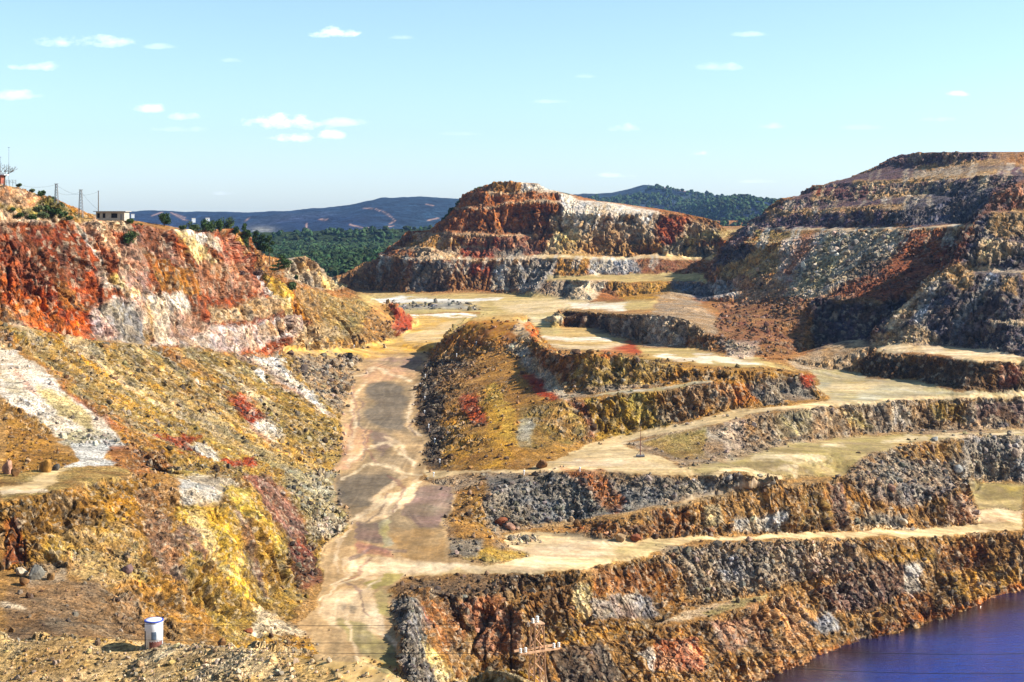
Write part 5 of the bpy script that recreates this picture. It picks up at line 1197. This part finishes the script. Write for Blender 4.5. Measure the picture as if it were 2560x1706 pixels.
# --- tank on the foreground heap
def tank():
    p = hit(386, 1613); r = .74; z0 = float(p[2]) - .12
    t = tag(empty('water_tank', (p[0], p[1], z0)), 'white cylindrical tank with blue rim standing on the stony foreground heap', 'tank')
    MB().lathe([(r, 0), (r, 2.20), (r - .02, 2.24), (r - .10, 2.30), (0.02, 2.36)], 40).build('body', M_white, t, True)
    MB().lathe([(r + .005, 2.17), (r + .045, 2.19), (r + .045, 2.28), (r + .005, 2.30)], 40).build('rim', M_blue, t, True)
    def shell(a0, a1, z0, z1, rr, n=14, wob=0):
        v = []; f = []
        for i in range(n + 1):
            a = R(a0 + (a1 - a0) * i / n); w = wob * math.sin(i * 1.7) * .5
            for rad, z in ((rr, z0), (rr, z1 + w), (rr - .03, z1 + w), (rr - .03, z0)): v.append((rad * math.cos(a), rad * math.sin(a), z))
        for i in range(n):
            for k in range(4): f.append((i * 4 + k, (i + 1) * 4 + k, (i + 1) * 4 + (k + 1) % 4, i * 4 + (k + 1) % 4))
        f += [(0, 1, 2, 3), (n * 4 + 3, n * 4 + 2, n * 4 + 1, n * 4)]
        return MB().add(v, f)
    shell(268, 300, .78, 1.45, r + .012).build('window', M_glass, t)
    shell(255, 345, .02, .62, r + .016, 20, .10).build('rusty_skirt', M_rust, t)
    shell(185, 222, .02, 1.45, r + .010).build('dark_strip', M_dark, t)  # darker strip up the lower left side of the body
tank()

# --- steel pylon behind the heap, with three cables
def pylon():
    d = 76.0; cx = (1343 - CXP) / FPX * d; top = -(1559 - HZ) / FPX * d; zg = min(ground(cx, d), top - 6) ; Ht = top - zg
    t = tag(empty('pylon', (cx, d, zg), R(26)), 'rusty lattice steel pylon with a slanting crossarm rising behind the foreground heap', 'pylon')
    wt, wb = .25, .42
    def cor(z, sx, sy):
        w = wb + (wt - wb) * z / Ht; return (sx * w, sy * w, z)
    for sx in (-1, 1):
        for sy in (-1, 1):
            MB().tube([cor(-.4, sx, sy), cor(Ht, sx, sy)], .055, 4).build('leg', M_steel, t)
    n = int(Ht / .62); m = MB()
    for i in range(n):
        z0, z1 = Ht * i / n, Ht * (i + 1) / n
        for (a, b) in (((-1, -1), (1, -1)), ((1, -1), (1, 1)), ((1, 1), (-1, 1)), ((-1, 1), (-1, -1))):
            if i % 2: a, b = b, a
            m.tube([cor(z0, *a), cor(z1, *b)], .03, 4)
    m.build('bracing', M_steel, t)
    for k in (0, 1):
        MB().box((0, (-.30, .30)[k], Ht - 1.42), (2.5, .08, .11)).build('crossarm', M_steel, t)
    MB().box((0, 0, Ht + .03), (.62, .62, .06)).build('head_plate', M_steel, t)
    def insul(p, nm='insulator', r=.10, n=4, axis=0):
        prof = [(.03, -.02)]
        for i in range(n): prof += [(r, .02 + i * .09), (r, .05 + i * .09), (.04, .08 + i * .09)]
        o = MB().lathe(prof, 12).build(nm, M_porc, t, True); o.location = p
        if axis: o.rotation_euler = (0, R(axis), 0)
        return o
    insul((0, 0, Ht + .06)); insul((-.26, 0, Ht + .05), r=.08, n=3)
    for x_ in (-1.16, -.86, .86, 1.16): insul((x_, -.30, Ht - 1.36), r=.085, n=3)
    rot = t.rotation_euler.z
    def wp(x, y, z): return Vector((cx + x * math.cos(rot) - y * math.sin(rot), d + x * math.sin(rot) + y * math.cos(rot), zg + z))
    A = [(wp(-.6, 0, Ht + .10), (-420, 1512, 150), (2960, 1618, 70), 'topmost thin dark power cable crossing the bottom of the pit past the pylon'),
         (wp(.8, .3, Ht - 1.2), (-420, 1545, 150), (2960, 1668, 70), 'middle thin dark power cable crossing in front of the valley floor'),
         (wp(-1.3, -.2, Ht - 1.38), (-420, 1562, 150), (2960, 1716, 70), 'lowest thin dark power cable tied to the left end of the crossarm')]
    for a, l, r_, lab in A:
        m = MB()
        for e in (l, r_):
            e = Vector(P3(*e)); pts = []
            for i in range(29):
                s_ = i / 28; q = a.lerp(e, s_); q.z -= 4 * s_ * (1 - s_) * .9; pts.append(q)
            m.tube(pts, .013, 4)
        tag(m.build('power_cable', M_wire), lab, 'power cable', 'power cables strung from the pylon')
pylon()

# --- lamp mast on the pad
def mast():
    p = hit(1602, 1142)
    t = tag(empty('mast', tuple(p)), 'thin dark mast on a low plinth standing on the pale pit floor', 'mast')
    MB().box((0, 0, .18), (2.0, 1.4, .5)).build('plinth', M_iron, t)
    MB().tube([(0, 0, .4), (0, 0, 2.5), (.15, 0, 8.1)], [.16, .09, .05], 8).build('pole', M_rust, t)
    MB().tube([(-.9, 0, .45), (-.05, 0, 1.6)], .05, 5).tube([(.9, 0, .45), (.05, 0, 1.6)], .05, 5).build('brace', M_iron, t)
mast()

# --- white marker posts along the berms
def markers():
    src = None
    spots = [(885,869,'white marker post at the foot of the graded slope beside the pale road'),(1190,862,'white marker post on the crest of the brown centre mound'),(1142,892,'white marker post at the top end of the dark rubble bank'),
             (1063,944,'white marker post on the dark bank, upper end of the grey pond bed'),(1050,968,'white marker post on the dark bank at its leftmost bulge'),(1062,1000,'white marker post on the dark bank beside the middle of the grey bed'),
             (1061,1036,'white marker post on the dark bank by the lower end of the grey bed'),(1072,1069,'white marker post on the dark bank below its narrow waist'),(1087,1107,'white marker post in the lower third of the dark rubble bank'),
             (1100,1159,'white marker post at the bottom end of the dark rubble bank'),(1083,1192,'white marker post where the track leaves the valley floor'),(1311,1186,'white marker post on the edge above the grey talus'),(1449,1179,'white marker post on the edge above the orange streak of talus')]
    for (u, v, lab) in spots:
        p = hit(u, v, 5)
        if src is None:
            t = empty('marker_post', tuple(p)); src = t
            MB().tube([(0, 0, -.3), (0, 0, .75)], .12, 8).build('post', M_white, t); MB().lathe([(.15, .72), (.22, .80), (.22, 1.02), (.12, 1.08)], 10).build('cap', M_white, t)
        else:
            t = src.copy(); scene.collection.objects.link(t); t.location = tuple(p)
            for c in list(src.children): q = c.copy(); scene.collection.objects.link(q); q.parent = t
        tag(t, lab, 'marker post', 'white marker posts along the haul roads')
markers()

# --- boulders
def boulder(u, v, w, h, col, lab, grp='large loose boulders in the pit', sink=.2, name='boulder'):
    p = hit(u, v, 6); s = p[1] / FPX
    a, b = w * s / 2, h * s
    rs = np.random.default_rng(int(u * 7 + v))
    me = bpy.data.meshes.new(name)
    import bmesh
    bm = bmesh.new(); bmesh.ops.create_icosphere(bm, subdivisions=3, radius=1)
    co = np.array([q.co[:] for q in bm.verts]); K = rs.normal(size=(13, 3)); K /= np.linalg.norm(K, axis=1, keepdims=True); dk = rs.uniform(.55, .95, 13)
    pr = co @ K.T; lim_ = np.where(pr > 1e-3, dk / np.maximum(pr, 1e-3), 9).min(axis=1); co = co * np.minimum(lim_, 1.12)[:, None]
    co = co + .04 * vnoise(co * 3 + u, .5, 5)[:, None] * co
    co = (co - co.min(0)) / (co.max(0) - co.min(0)); co[:, 0] = (co[:, 0] - .5) * 2 * a; co[:, 1] = (co[:, 1] - .5) * 1.7 * a; co[:, 2] = co[:, 2] * b * (1 + sink) - b * sink
    for q, c in zip(bm.verts, co): q.co = c
    bm.to_mesh(me); bm.free(); me.update()
    key = 'boulder_rock_%d_%d_%d' % tuple(int(c * 100) for c in col)
    m = bpy.data.materials.get(key) or simple(key, col, .95, noise=.45, scale=1.2, bump=.8)
    me.materials.append(m); o = bpy.data.objects.new(name, me); scene.collection.objects.link(o); o.location = tuple(p)
    tag(o, lab, 'boulder', grp)
K_ = {k: tuple(v * .62) for k, v in C_.items()}; K_['orange'] = K_['rust']
for args in [(18,1186,24,34,K_['pink'],'pale pinkish boulder at the left edge beside the upper track'),(40,1190,26,20,K_['brown'],'low brown boulder just right of the pale pinkish one'),
             (114,1179,30,31,K_['ochre'],'tall ochre boulder standing alone at the end of the upper track'),(140,1176,18,16,K_['dgrey'],'small grey boulder touching the right side of the ochre one'),
             (55,1440,34,22,K_['cream'],'pale rounded boulder at the foot of the left terrace wall'),(92,1448,40,34,K_['grey'],'big grey boulder in the cluster below the left terrace'),
             (60,1462,26,20,K_['brown'],'brown boulder in front of the grey cluster below the left terrace'),(125,1450,22,18,K_['umber'],'small tan boulder at the right end of the left cluster'),
             (71,1496,16,15,K_['dbrown'],'dark pointed boulder alone on the flat brown floor at left'),(320,1430,28,18,K_['mauve'],'pinkish slab boulder on the scree at left centre'),
             (549,1609,24,20,K_['brown'],'pointed brown boulder at the right end of the foreground hollow'),(620,1584,26,12,K_['orange'],'flat orange slab below the yellow cliff'),(678,1595,14,13,K_['dbrown'],'small dark cube shaped boulder on the pale fan'),
             (1252,1312,34,22,K_['orange'],'orange boulder at the foot of the grey talus'),(1276,1324,28,18,K_['pink'],'pink boulder right of the orange one under the grey talus'),(1445,1316,18,16,K_['brown'],'brown boulder on the ledge at the tip of the talus'),
             (1636,1347,24,14,K_['dbrown'],'dark flat boulder beside the middle road'),(1590,1352,28,18,K_['rust'],'rust coloured boulder at the foot of the middle wall'),(1552,1352,26,20,K_['sand'],'sandy boulder at the left tip of the middle wall'),
             (2228,1226,20,18,K_['pink'],'pinkish boulder high in the rubble spill at right'),(2258,1312,22,16,K_['cream'],'cream boulder near the right end of the middle wall'),(2395,1180,24,20,K_['lgrey'],'pale grey boulder in the rubble hill at right'),
             (1354,1172,30,22,K_['brown'],'brown block of rock where the two pale roads meet'),(1486,1075,16,16,K_['dbrown'],'dark round boulder at the foot of the centre mound'),(2337,1100,18,10,K_['lgrey'],'small pale boulder on the crest of the rubble hill'),
             (1440,885,24,12,K_['dbrown'],'dark brown boulder on the skyline of the centre mound'),(1478,884,26,10,K_['umber'],'low brown boulder right of the darker one on the mound'),(876,920,18,16,K_['cream'],'cream boulder on the rubble slope above the valley'),
             (830,1302,20,18,K_['ltan'],'pale tan boulder at the bottom edge of the left rubble'),(845,1326,16,14,K_['cream'],'small cream boulder nearest the valley floor at left')]:
    boulder(*args)
print('objects a', time.time() - T0)


# ------------------------------------------------------------------ vegetation
def leaf_mat(name, c1, c2):
    m = bpy.data.materials.new(name); nt, N, L, b = nodes(m)
    geo = N.new('ShaderNodeNewGeometry'); n = N.new('ShaderNodeTexNoise'); n.inputs['Scale'].default_value = .9; n.inputs['Detail'].default_value = 3
    L.new(geo.outputs['Position'], n.inputs['Vector']); mr = N.new('ShaderNodeMapRange'); mr.inputs[1].default_value = .35; mr.inputs[2].default_value = .65; L.new(n.outputs[0], mr.inputs[0])
    mx = N.new('ShaderNodeMix'); mx.data_type = 'RGBA'; L.new(mr.outputs[0], mx.inputs[0]); mx.inputs[6].default_value = (*c1, 1); mx.inputs[7].default_value = (*c2, 1)
    L.new(mx.outputs[2], b.inputs['Base Color']); b.inputs['Roughness'].default_value = .8; b.inputs['Specular IOR Level'].default_value = .1
    return m
M_pine = leaf_mat('pine_needles', (.018, .040, .012), (.06, .10, .028)); M_shrub = leaf_mat('shrub_leaves', (.025, .05, .018), (.09, .12, .04))
M_olive = leaf_mat('grey_green_leaves', (.05, .07, .03), (.13, .15, .07)); M_dry = leaf_mat('dry_twigs', (.10, .06, .05), (.16, .10, .08))
def leaves(clumps, n, size, rs):
    """n small leaf faces spread through ellipsoidal clumps (x,y,z,rx,ry,rz)"""
    cl = np.array(clumps); w = cl[:, 3] * cl[:, 4] * cl[:, 5]; k = rs.choice(len(cl), n, p=w / w.sum())
    d = rs.normal(size=(n, 3)); d /= np.linalg.norm(d, axis=1, keepdims=True); r = rs.random(n) ** .45
    c = cl[k, :3] + d * r[:, None] * cl[k, 3:]
    a = rs.normal(size=(n, 3)); a /= np.linalg.norm(a, axis=1, keepdims=True); b = np.cross(a, rs.normal(size=(n, 3))); b /= np.maximum(np.linalg.norm(b, axis=1, keepdims=True), 1e-6)
    s_ = size * rs.uniform(.5, 1.4, (n, 1)); v = np.stack([c - a * s_, c + b * s_ * .6, c + a * s_, c - b * s_ * .6], 1).reshape(-1, 3)
    return MB().add([tuple(q) for q in v], [(4 * i, 4 * i + 1, 4 * i + 2, 4 * i + 3) for i in range(n)])
def plant(name, u, v, w, h, kind, lab, cat, grp, n=900, mat=None, d=None, lean=0, bare=.3):
    """crown about w photo px wide and h high standing with its foot at (u,v)"""
    p = np.array(P3(u, v, d)) if d else hit(u, v, 6); s_ = p[1] / FPX; W, H = w * s_, h * s_
    rs = np.random.default_rng(int(u * 31 + v * 7)); t = tag(empty(name, tuple(p)), lab, cat, grp); cl = []
    wood = MB()
    if kind == 'pine':
        top = (lean * W, 0, H * .9); wood.tube([(0, 0, -1), (lean * W * .3, 0, H * .45), top], [H * .022, H * .016, H * .006], 6)
        for i in range(13):
            z = H * (bare + (1 - bare) * (i + .5) / 13); f = 1 - abs((z / H - (bare + .25)) / (1 - bare)) * .9
            a = rs.uniform(0, 6.28); r = W * .5 * max(.15, f) * rs.uniform(.45, .8); cx, cy = lean * W * z / H + math.cos(a) * r, math.sin(a) * r
            wood.tube([(lean * W * z / H, 0, z - r * .3), (cx, cy, z)], [H * .007, H * .003], 4)
            cl.append((cx, cy, z, W * .22, W * .22, H * .055))
        cl.append((lean * W, 0, H * .93, W * .18, W * .18, H * .09))
    elif kind == 'round':
        wood.tube([(0, 0, -.5), (0, 0, H * .5)], [H * .05, H * .03], 6)
        for i in range(12):
            a = rs.uniform(0, 6.28); r = W * .5 * rs.uniform(.2, .62); z = H * rs.uniform(.3, .82)
            wood.tube([(0, 0, H * .3), (math.cos(a) * r, math.sin(a) * r, z)], [H * .018, H * .006], 4)
            cl.append((math.cos(a) * r, math.sin(a) * r, z, W * .23, W * .23, H * .2))
    else:   # shrub
        for i in range(8):
            a = rs.uniform(0, 6.28); r = W * .5 * rs.uniform(.1, .7); z = H * rs.uniform(.3, .7)
            wood.tube([(0, 0, -.3), (math.cos(a) * r, math.sin(a) * r, z)], [H * .03, H * .01], 4)
            cl.append((math.cos(a) * r, math.sin(a) * r, z, W * .24, W * .24, H * .3))
    wood.build('trunk' if kind != 'shrub' else 'stem', M_wood, t)
    leaves(cl, n, max(.22, 1.9 * s_), rs).build('crown' if kind != 'shrub' else 'foliage', mat or (M_pine if kind == 'pine' else M_shrub), t)
    return t
gp = 'pines at the end of the red cliff'
for a in [(622,659,34,82,'tall dark pine hugging the right end of the red cliff',.15,0),(640,650,26,70,'narrow pine behind and right of the cliff end pine',.3,.05),(655,650,30,62,'pine with open crown in the middle of the group of pines',.35,0),
          (674,656,32,66,'straight pine with a bare lower trunk, rightmost of the tall pines',.4,0),(612,600,20,40,'small pine against the top corner of the cliff',.1,0)]:
    plant('pine_tree', a[0], a[1], a[2], a[3], 'pine', a[4], 'pine tree', gp, 1500, lean=a[6], bare=a[5], d=488 if a[0] < 640 else 520)
plant('pine_tree', 668, 702, 60, 52, 'pine', 'low pine leaning far to the right over the ledge', 'pine tree', gp, 1500, lean=.7, bare=.5)
plant('pine_tree', 705, 668, 28, 34, 'pine', 'small pine lower down at the right end of the pines', 'pine tree', gp, 900, bare=.25)
plant('shrub', 731, 729, 24, 24, 'round', 'dark round bush alone on the slope below the pines', 'bush', None, 900)
plant('shrub', 741, 704, 12, 18, 'round', 'little thin tree beside the white hill', 'tree', None, 300)
plant('shrub', 640, 692, 46, 24, 'shrub', 'purplish dry bush under the pines', 'bush', None, 800, M_dry); plant('shrub', 600, 690, 36, 18, 'shrub', 'low dry bush left of the purplish one under the pines', 'bush', None, 600, M_dry)
plant('round_tree', 410, 566, 36, 34, 'round', 'dark round tree on the skyline right of the flat roofed hut', 'tree', None, 1600, M_pine)
plant('shrub', 322, 612, 44, 38, 'shrub', 'big dark bush growing out of the red cliff below the hut', 'bush', None, 1300, M_pine)
for i, (u, v, w, h, lab) in enumerate([(486,582,40,30,'bush at the left end of the row on the cliff top'),(508,582,40,36,'second bush from the left in the cliff top row'),(530,584,42,34,'wide bush in the middle of the cliff top row'),(547,582,28,36,'narrow upright bush in the cliff top row'),
        (568,584,38,44,'tallest bush at the right end of the cliff top row'),(588,590,28,26,'small bush next to the tallest one at the cliff top corner'),(456,574,24,12,'low bush just left of the cliff top row'),(325,560,26,14,'low dark bush right beside the flat roofed hut'),
        (346,572,26,14,'low bush between the hut and the round tree')]):
    plant('shrub', u, v, w, h, 'shrub', lab, 'bush', 'bushes along the top of the red cliff', 900, M_pine if i % 2 else M_shrub)
for i, (u, v, w, h, lab) in enumerate([(50,466,14,8,'tiny bush on the crest near the left edge'),(82,482,20,10,'small bush on the crest line of the pale knoll'),(106,492,24,16,'dark bush at the right end of the pale knoll crest'),(128,510,30,20,'bush on the skyline below the first lattice mast'),
        (155,520,20,14,'small bush on the skyline right of the first mast'),(140,538,36,20,'bush in the middle of the green knoll slope'),(158,546,26,18,'round dark bush at the right of the green knoll'),(110,548,36,22,'bush on the lower green slope'),
        (78,556,40,24,'large bush low on the knoll'),(52,546,28,16,'bush at the lower left of the green slope'),(96,528,30,16,'bush just under the pale knoll face'),(118,530,26,18,'bush left of the middle one on the green slope'),(175,552,22,12,'low bush at the foot of the green slope'),
        (8,512,22,22,'bush at the very left edge under the pale knoll'),(30,530,22,12,'bush low at the left edge')]):
    plant('shrub', u, v, w, h, 'shrub', lab, 'bush', 'bushes on the left knoll', 700, [M_shrub, M_olive, M_pine][i % 3])
# bare tree
def bare_tree():
    p = hit(11, 458, 10); s_ = p[1] / FPX; H = 66 * s_; t = tag(empty('bare_tree', (p[0], p[1], p[2] - .5)), 'leafless spreading tree beside the small white roofed cabin at the far left', 'tree')
    MB().tube([(0, 0, 0), (.1, 0, H * .4)], [.30, .20], 6).build('trunk', M_wood, t)
    rs = np.random.default_rng(5); m = MB()
    def br(a, dr, L_, r, k):
        b = a + dr * L_; m.tube([a, (a + b) / 2 + Vector(rs.normal(0, .06 * L_, 3)), b], [r, r * .8, r * .6], 4)
        if k:
            for _ in range(3): br(b, (dr + Vector(rs.normal(0, .48, 3)) + Vector((0, 0, .12))).normalized(), L_ * .68, r * .6, k - 1)
    for _ in range(6): br(Vector((.1, 0, H * .36)), Vector((rs.normal(0, .8), rs.normal(0, .5), .75)).normalized(), H * .24, .10, 3)
    m.build('branches', M_wood, t)
bare_tree()

# ------------------------------------------------------------------ buildings and masts of the left skyline
def hut():
    d = 398.0; s_ = d / FPX; x0, x1 = (240 - CXP) * s_, (311 - CXP) * s_; zf = -(549 - HZ) * s_; W = x1 - x0; Hh = 2.15
    t = tag(empty('hut', ((x0 + x1) / 2, d, zf - .3)), 'long low flat roofed hut with dark openings on the cliff top', 'hut')
    D_ = 5.0; f = []
    m = MB(); segs = [(-W/2, -W/2+.3), (-W/2+1.1, -W/2+1.9), (-W/2+2.7, -W/2+4.3), (-W/2+6.1, W/2)]
    for a, b in segs: m.box(((a + b) / 2, 0, Hh / 2 + .15), (b - a, .22, Hh + .3))
    m.box((0, .005, .35), (W - .02, .2, .7)); m.box((0, .005, Hh + .1), (W - .02, .2, .4)); m.box((0, D_, Hh / 2 + .1), (W, .22, Hh + .4)); m.box((-W/2+.11, D_/2, Hh / 2 + .1), (.22, D_ - .22, Hh + .39)); m.box((W/2-.11, D_/2, Hh / 2 + .1), (.22, D_ - .22, Hh + .39))
    m.build('wall', M_plaster, t)
    MB().box((0, D_ / 2 - .2, Hh + .42), (W + 1.1, D_ + 1.3, .20)).build('roof', M_conc, t)
    for a, b in ((-W/2+.3, -W/2+1.1), (-W/2+1.9, -W/2+2.7), (-W/2+4.3, -W/2+6.1)): MB().box(((a + b) / 2, .10, 1.25), (b - a, .06, 1.5)).build('window', M_open, t)
    MB().box((W/2 - .9, -.13, 1.0), (.5, .04, 1.6)).build('door', M_iron, t)
hut()
def cabin():
    d = 362.0; s_ = d / FPX; x = (-6 - CXP) * s_; z = -(457 - HZ) * s_
    t = tag(empty('cabin', (x, d, z - .3)), 'small red cabin with a flat white roof at the far left edge', 'cabin')
    MB().box((0, 0, 1.1), (2.6, 2.4, 2.2)).build('wall', M_brick, t); MB().box((.3, 0, 2.35), (4.0, 3.2, .26)).build('roof', M_white, t); MB().box((.7, -1.21, 1.3), (.7, .05, .9)).build('window', M_open, t)
    f = empty('fence', ((24 - CXP) * s_, d, -(461 - HZ) * s_)); tag(f, 'short grey railing on the crest right of the bare tree', 'railing')
    for k in range(5): MB().tube([(-1.6 + k * .8, 0, -.4), (-1.6 + k * .8, 0, 1.1)], .05, 5).build('post', M_iron, f)
    for z_ in (.55, 1.05): MB().tube([(-1.7, 0, z_), (1.7, 0, z_)], .035, 5).build('rail', M_iron, f)
cabin()
def lattice(u, v0, v1, d, w, lab):
    s_ = d / FPX; x = (u - CXP) * s_; z = -(v0 - HZ) * s_ - 1; H = (v0 - v1) * s_ + 1
    t = tag(empty('lattice_mast', (x, d, z)), lab, 'lattice mast', 'lattice masts on the left skyline')
    c = lambda q, sx, sy: (sx * w * (1 - .6 * q), sy * w * (1 - .6 * q), H * q)
    for sx in (-1, 1):
        for sy in (-1, 1): MB().tube([c(0, sx, sy), c(1, sx, sy)], .06, 4).build('leg', M_iron, t)
    m = MB(); n = 9
    for i in range(n):
        for (a, b) in (((-1, -1), (1, -1)), ((1, -1), (1, 1)), ((1, 1), (-1, 1)), ((-1, 1), (-1, -1))):
            m.tube([c(i / n, *a), c((i + 1) / n, *b)], .035, 4); m.tube([c((i + 1) / n, *a), c((i + 1) / n, *b)], .03, 4)
    m.build('bracing', M_iron, t); MB().box((0, 0, H), (1.1, .12, .12)).build('crossarm', M_iron, t)
lattice(141, 512, 460, 386, .55, 'grey lattice mast standing on the green knoll, the left one of the two')
lattice(202, 536, 475, 392, .60, 'dark lattice mast standing just left of the flat roofed hut')
def poles():
    for u, v0, v1, d, r, lab in ((246,530,477,399,.14,'plain wooden pole rising behind the flat roofed hut'),(22,452,368,366,.045,'very thin tall aerial on the far left crest'),(1,452,392,366,.045,'thin aerial at the left edge of the picture')):
        s_ = d / FPX; t = tag(empty('pole', ((u - CXP) * s_, d, -(v0 - HZ) * s_ - 1)), lab, 'pole'); H = (v0 - v1) * s_ + 1
        MB().tube([(0, 0, 0), (0, 0, H)], [r, r * .7], 8).build('shaft', M_iron if r < .1 else M_wood, t); MB().box((0, 0, H - .15), (.5, .08, .08)).build('bracket', M_iron, t)
poles()
def cable(a, b, sag, lab):
    A = Vector(P3(*a)); B = Vector(P3(*b)); pts = []
    for i in range(15):
        q = A.lerp(B, i / 14); q.z -= 4 * i / 14 * (1 - i / 14) * sag; pts.append(q)
    tag(MB().tube(pts, .022, 4).build('overhead_line', M_wire), lab, 'overhead line', 'overhead lines between the skyline masts')
cable((20,452,366), (139,462,386), 1.2, 'overhead line from the far left crest to the left lattice mast'); cable((141,480,386), (202,479,392), .9, 'overhead line between the two lattice masts')
cable((205,482,392), (246,525,399), .4, 'overhead line from the dark mast down to the hut pole'); cable((145,466,386), (244,480,399), 1.6, 'long overhead line from the left lattice mast to the wooden pole')

# small houses on the far slopes
def farmhouse(u, v, d, w, lab, rz=.3):
    s_ = d / FPX; p = ((u - CXP) * s_, d, -(v - HZ) * s_); W = w * s_; t = tag(empty('farmhouse', (p[0], p[1], p[2] - 2), rz), lab, 'house', 'white houses on the wooded hills')
    MB().box((0, 0, W * .25 + 1), (W, W * .6, W * .5 + 2)).build('wall', M_white, t); h = W * .5 + 2
    MB().add([(-W*.53,-W*.33,h),(W*.53,-W*.33,h),(W*.53,W*.33,h),(-W*.53,W*.33,h),(-W*.53,0,h+W*.2),(W*.53,0,h+W*.2)], [(0,1,5,4),(2,3,4,5),(0,4,3),(1,2,5),(0,3,2,1)]).build('roof', M_conc, t)
for a in [(907,569,4100,5,'tiny white house by the pale firebreak on the far hill'),(925,571,4100,5,'tiny white house right of the firebreak house'),(767,598,3300,6,'white house at the left end of the pale track at the hill foot'),(780,626,2300,6,'white house at the edge of the dark wood'),
          (332,541,1500,8,'white house on the skyline between the hut and the round tree'),(484,552,1400,9,'white house behind the cliff top bushes, left one'),(519,552,1400,10,'white house behind the cliff top bushes, right one')]: farmhouse(*a)
def hill_mast():
    d = 4650; s_ = d / FPX; t = tag(empty('hill_mast', ((1622 - CXP) * s_, d, -(468 - HZ) * s_)), 'thin aerial mast on the summit of the dark blue hill', 'mast')
    MB().tube([(0, 0, 0), (0, 0, 8 * s_)], .7, 6).build('shaft', M_iron, t); MB().box((0, 0, 1), (9, 6, 5)).build('base', M_white, t)
hill_mast()

# woodland between the pit and the hills
def woodland():
    n = 34000; y = np.exp(RNG.uniform(math.log(1000), math.log(4200), n)); u = RNG.uniform(280, 2000, n); u = np.where(y < 1900, RNG.uniform(280, 1180, n), u); x = (u - CXP) / FPX * y
    Pn = np.stack([x, y, 0 * x], 1); keep = (vnoise(Pn, 120, 301) + .6 * vnoise(Pn, 40, 302) > -.5 - .5 * (y < 2300)) & ((y < 2500 + 500 * vnoise(Pn, 400, 303)) | (u > 1250)); x, y, u = x[keep], y[keep], u[keep]; n = len(x)
    r = np.clip(np.searchsorted(HG['ya'], y), 0, len(HG['ya']) - 1); c = np.clip(np.searchsorted(HG['ua'], u), 0, len(HG['ua']) - 1)
    from mathutils.bvhtree import BVHTree
    fm = np.nonzero(F[:, 0] < 0)[0] if False else np.nonzero(V[F[:, 0], 1] > 900)[0]; uq, iv = np.unique(F[fm], return_inverse=True)
    bv = BVHTree.FromPolygons([tuple(q) for q in V[uq]], [tuple(q) for q in iv.reshape(-1, 3)])
    z = HG['Z'][r, c].copy()
    for i in np.nonzero(y < 1990)[0]:
        h_ = bv.ray_cast(Vector((x[i], y[i], 200)), Vector((0, 0, -1)))[0]
        if h_ is not None: z[i] = max(h_.z, z[i]) if y[i] > 1850 else h_.z; sz = RNG.uniform(2.0, 4.4, n) * (.6 + y / 2600)
    pos = np.stack([x, y, z + sz * .35], 1)
    g = np.array([.018, .042, .016]) * RNG.uniform(.4, 2.0, (n, 1)) + np.array([.03, .02, .0]) * RNG.random((n, 1)) * .6
    m = earth_mat('woodland_leaves', s_fine=.8, contrast=.6, bump=1.0, dist=1.0)
    rock_field('woodland', '', pos, sz, np.clip(g, .006, .3), m)
woodland()
print('objects b', time.time() - T0)
# ------------------------------------------------------------------ air
def haze():
    m = bpy.data.materials.new('haze_air'); m.use_nodes = True; nt = m.node_tree; nt.nodes.clear()
    o = nt.nodes.new('ShaderNodeOutputMaterial'); v = nt.nodes.new('ShaderNodeVolumePrincipled')
    v.inputs['Color'].default_value = (.30, .52, 1.0, 1); v.inputs['Density'].default_value = 3.6e-5; v.inputs['Anisotropy'].default_value = .2
    nt.links.new(v.outputs[0], o.inputs['Volume'])
    b = MB().box((500, 4600, 200), (12000, 9800, 640)).build('haze', m); b['kind'] = 'stuff'
haze()
